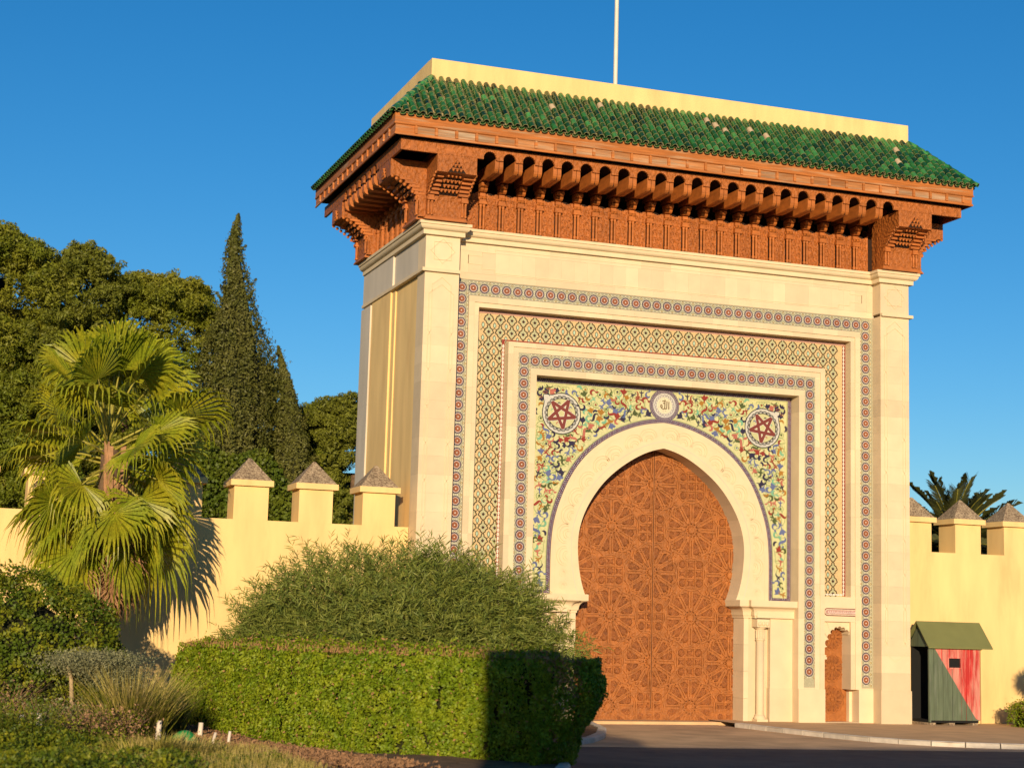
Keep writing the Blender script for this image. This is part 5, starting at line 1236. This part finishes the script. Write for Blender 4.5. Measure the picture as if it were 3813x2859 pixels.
def cypress(label, x, y, axis, prof, seed, n=42000, mt=L_cyp, extra=None):
    """axis: [(z, dx)], prof: [(z, radius)]"""
    t = thing('cypress_tree', label, 'cypress', (x, y, 0), 'trees behind the left wall'); rr = np.random.default_rng(seed)
    b = MB(); zt_ = axis[-1][0]; b.tube([(float(np.interp(z, [a[0] for a in axis], [a[1] for a in axis])), 0, z) for z in np.linspace(0, zt_, 8)], [.2, .18, .15, .12, .09, .05, .03, .01], M_bark, 6); b.build('trunk', t)
    zs = [p[0] for p in prof]; rs_ = [p[1] for p in prof]; z = rr.uniform(zs[0], zs[-1], n*2); r = np.interp(z, zs, rs_); keep = rr.uniform(0, max(rs_), n*2) < r+.1; z = z[keep][:n]; r = r[keep][:n]; m = len(z)
    a = rr.uniform(0, 2*math.pi, m); P = np.stack([np.cos(a), np.sin(a), z*0], 1)
    Q = np.stack([np.cos(a)*2.2, np.sin(a)*2.2, z*1.0], 1); lump = 1+.30*fbm(Q, 2.2, seed)+.22*fbm(Q, 6, seed+1); rad = r*lump*rr.uniform(.80, 1.06, m)*np.where(rr.uniform(0, 1, m) < .12, rr.uniform(1.0, 1.35, m), 1)
    ax = np.interp(z, [q[0] for q in axis], [q[1] for q in axis]); pos = np.stack([P[:, 0]*rad+ax, P[:, 1]*rad, z], 1); out = P.copy(); out[:, 2] = .35
    nb = int(n/1100); zb = rr.uniform(zs[0]+2, zs[-1]-.9, nb); rb = np.interp(zb, zs, rs_); ab = rr.uniform(0, 2*math.pi, nb); axb = np.interp(zb, [q[0] for q in axis], [q[1] for q in axis]); Pb = []; Ob = []
    for i in range(nb):
        Lb = rr.uniform(.22, .55)*(.6+rb[i]); k = 90; tt = rr.uniform(0, 1, k)[:, None]; dirb = np.array([math.cos(ab[i])*.75, math.sin(ab[i])*.75, 1.0]); dirb /= np.linalg.norm(dirb)
        Pb.append(np.array([axb[i]+math.cos(ab[i])*rb[i]*.85, math.sin(ab[i])*rb[i]*.85, zb[i]])+dirb*tt*Lb+rr.normal(0, 1, (k, 3))*(.055*(1.15-tt))); Ob.append(np.tile(dirb, (k, 1)))
    pos = np.concatenate([pos]+Pb); out = np.concatenate([out]+Ob)
    link('crown', leaves('crown', pos, .095, [mt], .45, out, .5, droop=-.6), t, kind='stuff')
    b = MB(); vs = []; fs = []; k = 8; lv = 12
    for i, zz in enumerate(np.linspace(zs[0], zs[-1], lv)):
        for j in range(k): A = 2*math.pi*j/k; rr_ = float(np.interp(zz, zs, rs_))*.72; vs.append((rr_*math.cos(A)+float(np.interp(zz, [q[0] for q in axis], [q[1] for q in axis])), rr_*math.sin(A), zz))
    for i in range(lv-1):
        for j in range(k): fs.append((i*k+j, i*k+(j+1) % k, (i+1)*k+(j+1) % k, (i+1)*k+j))
    b.add(vs, fs, L_core); b.build('inner_branches', t, kind='stuff')
cypress('tall dark cypress with a thin bent spire, tallest tree on the left', -.25, 19, [(0, 0), (10, 0), (12, -.10), (13.2, -.28), (14.35, -.18)], [(1, .95), (5, 1.02), (7, 1.0), (8.5, 1.06), (9.6, .98), (10.4, .82), (11.0, .62), (11.5, .46), (12.1, .36), (12.6, .31), (13.1, .22), (13.6, .16), (14.1, .09), (14.4, .02)], 51, 60000)
cypress('smaller leaning cypress with a hooked tip nearer the gate', 1.55, 18.6, [(0, .15), (6, .05), (8.3, -.15), (9.4, -.38), (10.25, -.62)], [(1, .55), (5, .52), (6.5, .5), (7.5, .42), (8.2, .30), (8.9, .22), (9.5, .13), (10.0, .06), (10.3, .015)], 52, 26000)
def ivy():
    t = thing('ivy_bank', 'bright leafy climber covering the bank below the cypresses', 'climbing plant', (-2.0, 17.5, 0)); rr = np.random.default_rng(9); n = 36000
    P = np.stack([rr.uniform(-3.5, 3.6, n), rr.uniform(-.3, .3, n), rr.uniform(0, 1, n)], 1); P[:, 2] = P[:, 2]*(6.3+.8*np.sin(P[:, 0]*1.1)+.3*np.sin(P[:, 0]*3.1)); P[:, 1] += fbm(P, 2.2, 4)*.35+fbm(P, 6, 5)*.15
    out = np.tile(np.array([0, -1, .3]), (n, 1)); link('leaf_mass', leaves('leaf_mass', P, .12, [L_ivy], .7, out/1.044, .4), t, kind='stuff')
    MB().box(-3.4, 3.5, .35, .6, 0, 5.9, L_core).build('branch_core', t)
ivy()
def scrub():   # hedge-like dark growth seen under the pines over the left wall
    t = thing('dark_thicket', 'dark thicket behind the wall below the left pines', 'thicket', (-6.5, 20.8, 0)); rr = np.random.default_rng(19); n = 150000
    P = np.stack([rr.uniform(-9, 11.2, n), rr.uniform(-.5, .5, n), rr.uniform(0, 1, n)], 1); P[:, 2] *= np.interp(P[:, 0], [-9, -1.5, 2.5, 5, 6.3, 7.4, 8.6, 11], [12, 12, 11.2, 10.6, 9.2, 8.0, 7.4, 6.4])+.35*np.sin(P[:, 0]*2.3); P[:, 1] += fbm(P, 1.6, 8)*.7; link('leaf_mass', leaves('leaf_mass', P, .14, [L_pine], .35), t, kind='stuff')
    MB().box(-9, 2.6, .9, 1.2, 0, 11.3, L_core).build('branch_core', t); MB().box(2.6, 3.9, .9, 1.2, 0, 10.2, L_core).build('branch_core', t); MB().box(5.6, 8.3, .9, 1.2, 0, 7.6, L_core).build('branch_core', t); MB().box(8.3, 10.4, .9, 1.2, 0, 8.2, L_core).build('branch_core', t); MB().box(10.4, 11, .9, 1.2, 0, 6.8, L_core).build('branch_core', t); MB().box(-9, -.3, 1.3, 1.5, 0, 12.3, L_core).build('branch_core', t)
scrub()

# ---- date palm behind the right wall
def date_palm():
    t = thing('date_palm', 'dark date palm crown rising behind the right wall', 'palm tree', (21.35, 13, 0)); rs = random.Random(5)
    MB().tube([(0, 0, 0), (.1, 0, 3), (0, 0, 5.2)], [.35, .3, .3], M_bark, 10).build('trunk', t)
    def fr(seed):
        r = random.Random(seed); b = MB(); L = 2.5; pts = [(L*s, 0, .32*math.sin(s*1.6)-.55*s*s) for s in np.linspace(0, 1, 9)]; b.tube(pts, [.04-.004*i for i in range(9)], L_petiole, 4)
        vs = []; fs = []
        for i in range(44):
            s = .12+.88*i/44; x = L*s; z = .32*math.sin(s*1.6)-.55*s*s
            for sg in (-1, 1):
                l = .55*(1-.5*abs(s-.45))*r.uniform(.85, 1.1); o = len(vs); w = .022
                vs += [(x-w, 0, z), (x+w, 0, z), (x+l*.65+w, sg*l*.65, z+.12*r.uniform(-.5, 1)), (x+l*.95, sg*l*.8, z-.06)]; fs.append((o, o+1, o+2, o+3))
        b.add(vs, fs, L_date); return b.mesh('frond')
    ms = [fr(s) for s in range(3)]
    for k in range(46):
        f = k/45; el = R(80)-f*R(95); a = k*2.39996; o = link('frond', ms[k % 3], t, (0, 0, 4.7)); o.rotation_euler = (Matrix.Rotation(a, 4, 'Z') @ Matrix.Rotation(-el, 4, 'Y') @ Matrix.Rotation(rs.uniform(-.4, .4), 4, 'X')).to_euler(); s = rs.uniform(.72, .92); o.scale = (s, s, s)
date_palm()

# ---- small clipped pompon bush on the right edge
def pompon():
    t = thing('pompon_shrub', 'spiky grey pompon shrub against the wall at the right edge', 'shrub', (14.55, -.55, 0)); rr = np.random.default_rng(77)
    MB().tube([(0, 0, 0), (.02, 0, .5), (.0, 0, 1.0)], [.04, .03, .02], M_bark, 6).build('trunk', t)
    n = 3500; d = rr.normal(size=(n, 3)); d /= np.linalg.norm(d, axis=1)[:, None]; c0 = np.array([[.0, 0, 1.05], [-.22, 0, 1.2], [.2, 0, .85]])[rr.integers(0, 3, n)]
    p0 = c0+d*.05; p1 = c0+d*rr.uniform(.2, .40, n)[:, None]; w = np.cross(d, rr.normal(size=(n, 3))); w /= np.linalg.norm(w, axis=1)[:, None]; w *= .006
    V = np.stack([p0-w, p0+w, p1+w*.2, p1-w*.2], 1).reshape(-1, 3); link('needle_leaf', npmesh('needle_leaf', V, np.arange(n*4).reshape(-1, 4), [L_olive]), t, kind='stuff')
pompon()

# ---- foreground garden at lower left
def ball_bush(name, label, c, r, n, mt, size, seed, cat='shrub'):
    t = thing(name, label, cat, (c[0], c[1], 0)); rr = np.random.default_rng(seed); d = rr.normal(size=(n, 3)); d /= np.linalg.norm(d, axis=1)[:, None]
    k = 1+.16*fbm(d, 3.2, seed)+.10*fbm(d, 8, seed+1)+rr.normal(0, .03, n); hole = fbm(d, 9, seed+5); k -= np.where(hole < -.45, .16, 0)
    P = d*np.array(r)*k[:, None]+np.array([0, 0, c[2]]); m = P[:, 2] > .02; link('leaf_mass', leaves('leaf_mass', P[m], size, [mt], .6, d[m], .45), t, kind='stuff')
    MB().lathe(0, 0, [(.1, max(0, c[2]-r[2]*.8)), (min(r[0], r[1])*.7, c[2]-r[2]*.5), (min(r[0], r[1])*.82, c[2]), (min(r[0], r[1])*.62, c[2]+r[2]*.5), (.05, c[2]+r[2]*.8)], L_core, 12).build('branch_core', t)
    return t
ball_bush('broadleaf_bush', 'large rounded yellow-green bush at the left edge in front of the palm trunk', (-7.75, -4.3, 1.05), (1.55, 1.2, 1.50), 42000, L_bush, .06, 61)
def topiary():
    t = thing('topiary_tree', 'small pruned tree with bare pale stems and flat grey-green crown in front of the bush', 'topiary', (-7.0, -6.0, 0)); M_st = mat('pale_stem', (.40, .29, .16), .85, .2, 10)
    for pts, r in (([(0, 0, 0), (-.05, 0, .45), (-.10, 0, 1.0), (-.18, 0, 1.28)], .045), ([(.45, -.1, .15), (.48, 0, .6), (.36, 0, .95), (.28, 0, 1.22)], .035), ([(.45, -.1, .2), (.52, 0, .7), (.60, 0, 1.0)], .03), ([(.0, 0, .25), (.5, -.1, .12)], .03)):
        MB().tube(pts, [r, r*.85, r*.7, r*.5][:len(pts)], M_st, 7).build('stem', t)
    rr = np.random.default_rng(5); n = 15000
    P = np.stack([rr.normal(0, .30, n)+.20, rr.normal(0, .22, n), 1.33+rr.normal(0, .055, n)-.10*np.abs(rr.normal(0, 1, n))], 1); n2 = 6000
    Q = np.stack([rr.normal(.55, .22, n2), rr.normal(0, .2, n2), rr.normal(1.02, .11, n2)], 1); Q2 = np.stack([rr.normal(.42, .17, 3500), rr.normal(0, .15, 3500), rr.normal(.50, .13, 3500)], 1)
    link('crown', leaves('crown', np.concatenate([P, Q, Q2]), .035, [L_olive], .4), t, kind='stuff')
topiary()
def strands(name, c, n, h, spread, mt, seed, w=.006, lean=.3, tip=None):
    rr = np.random.default_rng(seed); a = rr.uniform(0, 2*np.pi, n); r0 = rr.uniform(0, spread*.6, n); base = np.stack([np.cos(a)*r0, np.sin(a)*r0, np.zeros(n)], 1)+np.array(c)
    hh = h*rr.uniform(.55, 1.1, n); d = np.stack([np.cos(a)*lean, np.sin(a)*lean, np.ones(n)], 1)*(1+0*hh[:, None]); d[:, :2] *= rr.uniform(.2, 1.9, n)[:, None]; d[:, :2] += rr.normal(0, .12, (n, 2)); m = base+d*hh[:, None]*.55; e = m+(d*np.array([1.7, 1.7, .85]))*hh[:, None]*.45
    W_ = np.stack([-np.sin(a+.8), np.cos(a+.8), np.zeros(n)], 1)*w
    V = np.stack([base-W_, base+W_, m+W_*.8, m-W_*.8, m-W_*.8, m+W_*.8, e+W_*.1, e-W_*.1], 1).reshape(-1, 3); return npmesh(name, V, np.arange(len(V)).reshape(-1, 4), [mt])
def grasses():
    for i, (x, y, h, s, nb, lab) in enumerate(((-6.25, -6.6, 1.15, .7, 620, 'tall arching grass clump just left of the white stakes'), (-5.65, -5.4, .95, .5, 260, 'thin grass clump in the shade left of the clipped hedge'), (-6.2, -9.4, .34, 1.2, 700, 'low yellowish grass clump in front of the green bundle'))):
        t = thing('grass_clump', lab, 'grass', (x, y, .08)); link('blades', strands('blades', (0, 0, 0), nb, h, s, L_grass, 40+i, .008), t, kind='stuff'); link('green_blades', strands('green_blades', (0, 0, 0), nb, h*.8, s*1.1, L_grassg, 80+i, .010), t, kind='stuff')
    M_dry = mat('dry_flower_head', (.34, .20, .11), .95, .3, 20)
    for i, (x, y, h, s, mt, lab) in enumerate(((-8.35, -5.9, .80, .75, M_dry, 'reddish dry perennial clump at the left edge below the rounded bush'), (-7.45, -6.5, .62, .7, L_olive, 'grey-green perennial clump between the pale stakes and the topiary'), (-6.75, -7.2, .55, .6, M_dry, 'brownish twiggy perennial clump at the foot of the topiary'), (-8.1, -8.2, .62, .9, L_bush, 'dark leafy perennial clump at the lower left corner'))):
        rr = np.random.default_rng(100+i); n = 9000; q = rr.normal(size=(n, 3)); P = q*np.array([s*.45, s*.4, h*.30]); P[:, 2] = np.abs(P[:, 2]+h*.35); P += (fbm(P, 6, i)*.08)[:, None]; m = P[:, 2] < h*1.15; P = P[m]; t = thing('perennial_clump', lab, 'plant', (x, y, .06)); mi_ = (rr.uniform(0, 1, len(P)) < .45).astype(int)
        link('leaf_mass', leaves('leaf_mass', P, .05, [L_bush, mt], .4, mi=mi_), t, kind='stuff'); link('stems', strands('stems', (0, 0, 0), 260, h*1.15, s*1.1, M_dry if i != 3 else L_grassg, 140+i, .006), t, kind='stuff')
    # low planting that nobody could count
    rr = np.random.default_rng(71); n = 60000; P = np.stack([rr.uniform(-9.8, -4.6, n), rr.uniform(-13.5, -5.5, n), np.zeros(n)], 1); hgt = .22+.16*fbm(P, 2.1, 3)+.1*fbm(P, 5, 4); keep = P[:, 0] < np.interp(P[:, 1], [-13.5, -9.5, -7.5, -5.5], [-5.0, -4.7, -5.3, -6.0]); P = P[keep]; hgt = hgt[keep]; P[:, 2] = .06+rr.uniform(0, 1, len(P))*np.clip(hgt, .04, .42)*np.where(P[:, 0] > -7.2+(-5.5-P[:, 1])*.18, .35, 1)
    o = link('ground_cover', leaves('ground_cover', P, .055, [L_bush], .5), None); o['kind'] = 'stuff'; o['label'] = 'low leafy ground cover filling the lower left foreground bed'; 
    # grassy fuzz
    n = 9000; x = rr.uniform(-7.2, -4.6, n); y = rr.uniform(-12.5, -8.2, n); B = np.stack([x, y, np.full(n, .05)], 1); a = rr.uniform(0, 6.28, n); h = rr.uniform(.08, .22, n); T = B+np.stack([np.cos(a)*h*.4, np.sin(a)*h*.4, h], 1); w = np.stack([-np.sin(a), np.cos(a), a*0], 1)*.006
    V = np.stack([B-w, B+w, T+w*.2, T-w*.2], 1).reshape(-1, 3); o = link('dry_grass', npmesh('dry_grass', V, np.arange(n*4).reshape(-1, 4), [L_grass])); o['kind'] = 'stuff'; o['label'] = 'dry yellow grass at the bottom of the garden bed'
    # leaf litter below the hedge
    n = 16000; s = rr.uniform(0, 1, n); x = np.interp(s, [0, .5, 1], [-5.1, -4.7, -3.3])+rr.normal(-.25, .3, n); y = np.interp(s, [0, .5, 1], [-2.5, -7.0, -11.0])+rr.normal(-.1, .35, n); P = np.stack([x, y, rr.uniform(.09, .16, n)], 1)
    o = link('leaf_litter', leaves('leaf_litter', P, .06, [mat('dead_leaf', (.27, .15, .075), .95, .4, 20)], .5)); o['kind'] = 'stuff'; o['label'] = 'brown leaf litter and twigs under the clipped hedge'
grasses()
M_white = mat('white_painted_stake', (.72, .62, .5), .8, .15, 6)
for lab, x, y, h, lean in (('thick white stake beside the grass, leftmost of the row', -5.91, -6.97, .36, .05), ('shorter white stake just left of the green bundle', -5.77, -6.6, .27, -.03), ('white stake standing right of the green bundle', -5.10, -5.84, .27, .06), ('thin white stake near the foot of the hedge', -5.19, -7.4, .22, .25), ('thin leaning white stake closest to the hedge foot', -4.95, -7.4, .24, .1), ('pale stake at the left among the leaves', -7.85, -6.9, .42, .02), ('pale knobbly stake left of the topiary stems', -7.6, -7.2, .46, -.06)):
    t = thing('garden_stake', lab, 'stake', (x, y, .08), 'short pale stakes in the garden bed'); r = .042 if h > .26 else .024
    MB().tube([(0, 0, -.05), (lean*h*.5, 0, h*.5), (lean*h, 0, h)], [r, r*.95, r*.9], M_white, 8).build('stake', t)
def bundle():
    t = thing('green_bundle', 'small domed bright green bundle with a grey opening lying in the garden bed', 'bundle', (-5.55, -7.2, .08)); Mg = mat('green_plastic', (.02, .24, .06), .45, .1, 5); Mgr = mat('grey_cloth', (.20, .17, .18), .9, .1, 5)
    b = MB(); vs = []; fs = []; n = 16; m = 6
    for j in range(m+1):
        for i in range(n): A = 2*math.pi*i/n; q = math.cos(j/m*math.pi/2); vs.append((.21*q*math.cos(A)*(1+.05*math.sin(3*A)), .17*q*math.sin(A), .24*math.sin(j/m*math.pi/2)**.9))
    for j in range(m):
        for i in range(n): fs.append((j*n+i, j*n+(i+1) % n, (j+1)*n+(i+1) % n, (j+1)*n+i))
    b.add(vs, fs, Mg, True); b.build('green_cover', t)
    b = MB(); b.lathe(0, 0, [(.11, 0), (.10, .05), (.05, .09), (.01, .10)], Mgr, 12); b.build('grey_lining', t, (.02, -.12, 0))
bundle()

# ================================================================== unseen block added behind the camera, shaped to shade the road and hedge
bd = thing('shading_block', 'plain unseen block added behind the viewer, shaped to shade the road and hedge', 'building', (-11.69, -36.0, 0))
M_bl = mat('plain_render', (.55, .45, .33), .9, .08, 2)
b = MB(); b.box(1.69, 60, -9, 0, 0, 5.66, M_bl); b.build('wall', bd); MB().box(0, 1.69, -3, .001, 0, 6.68, M_bl).build('shade_tower', bd)  # raised end added only to throw shade on the hedge
for k in range(14):
    for z in (1.0, 3.6):
        w = MB().box(3+k*4, 4.3+k*4, -.02, .03, z, z+1.3, M_fascia).build('window_frame', bd); MB().box(3.1+k*4, 4.2+k*4, .031, .036, z+.1, z+1.2, M_black).build('window_pane', bd)
MB().box(1.70, 60, -9, .15, 5.66, 5.72, M_stone_in).build('roof_slab', bd)
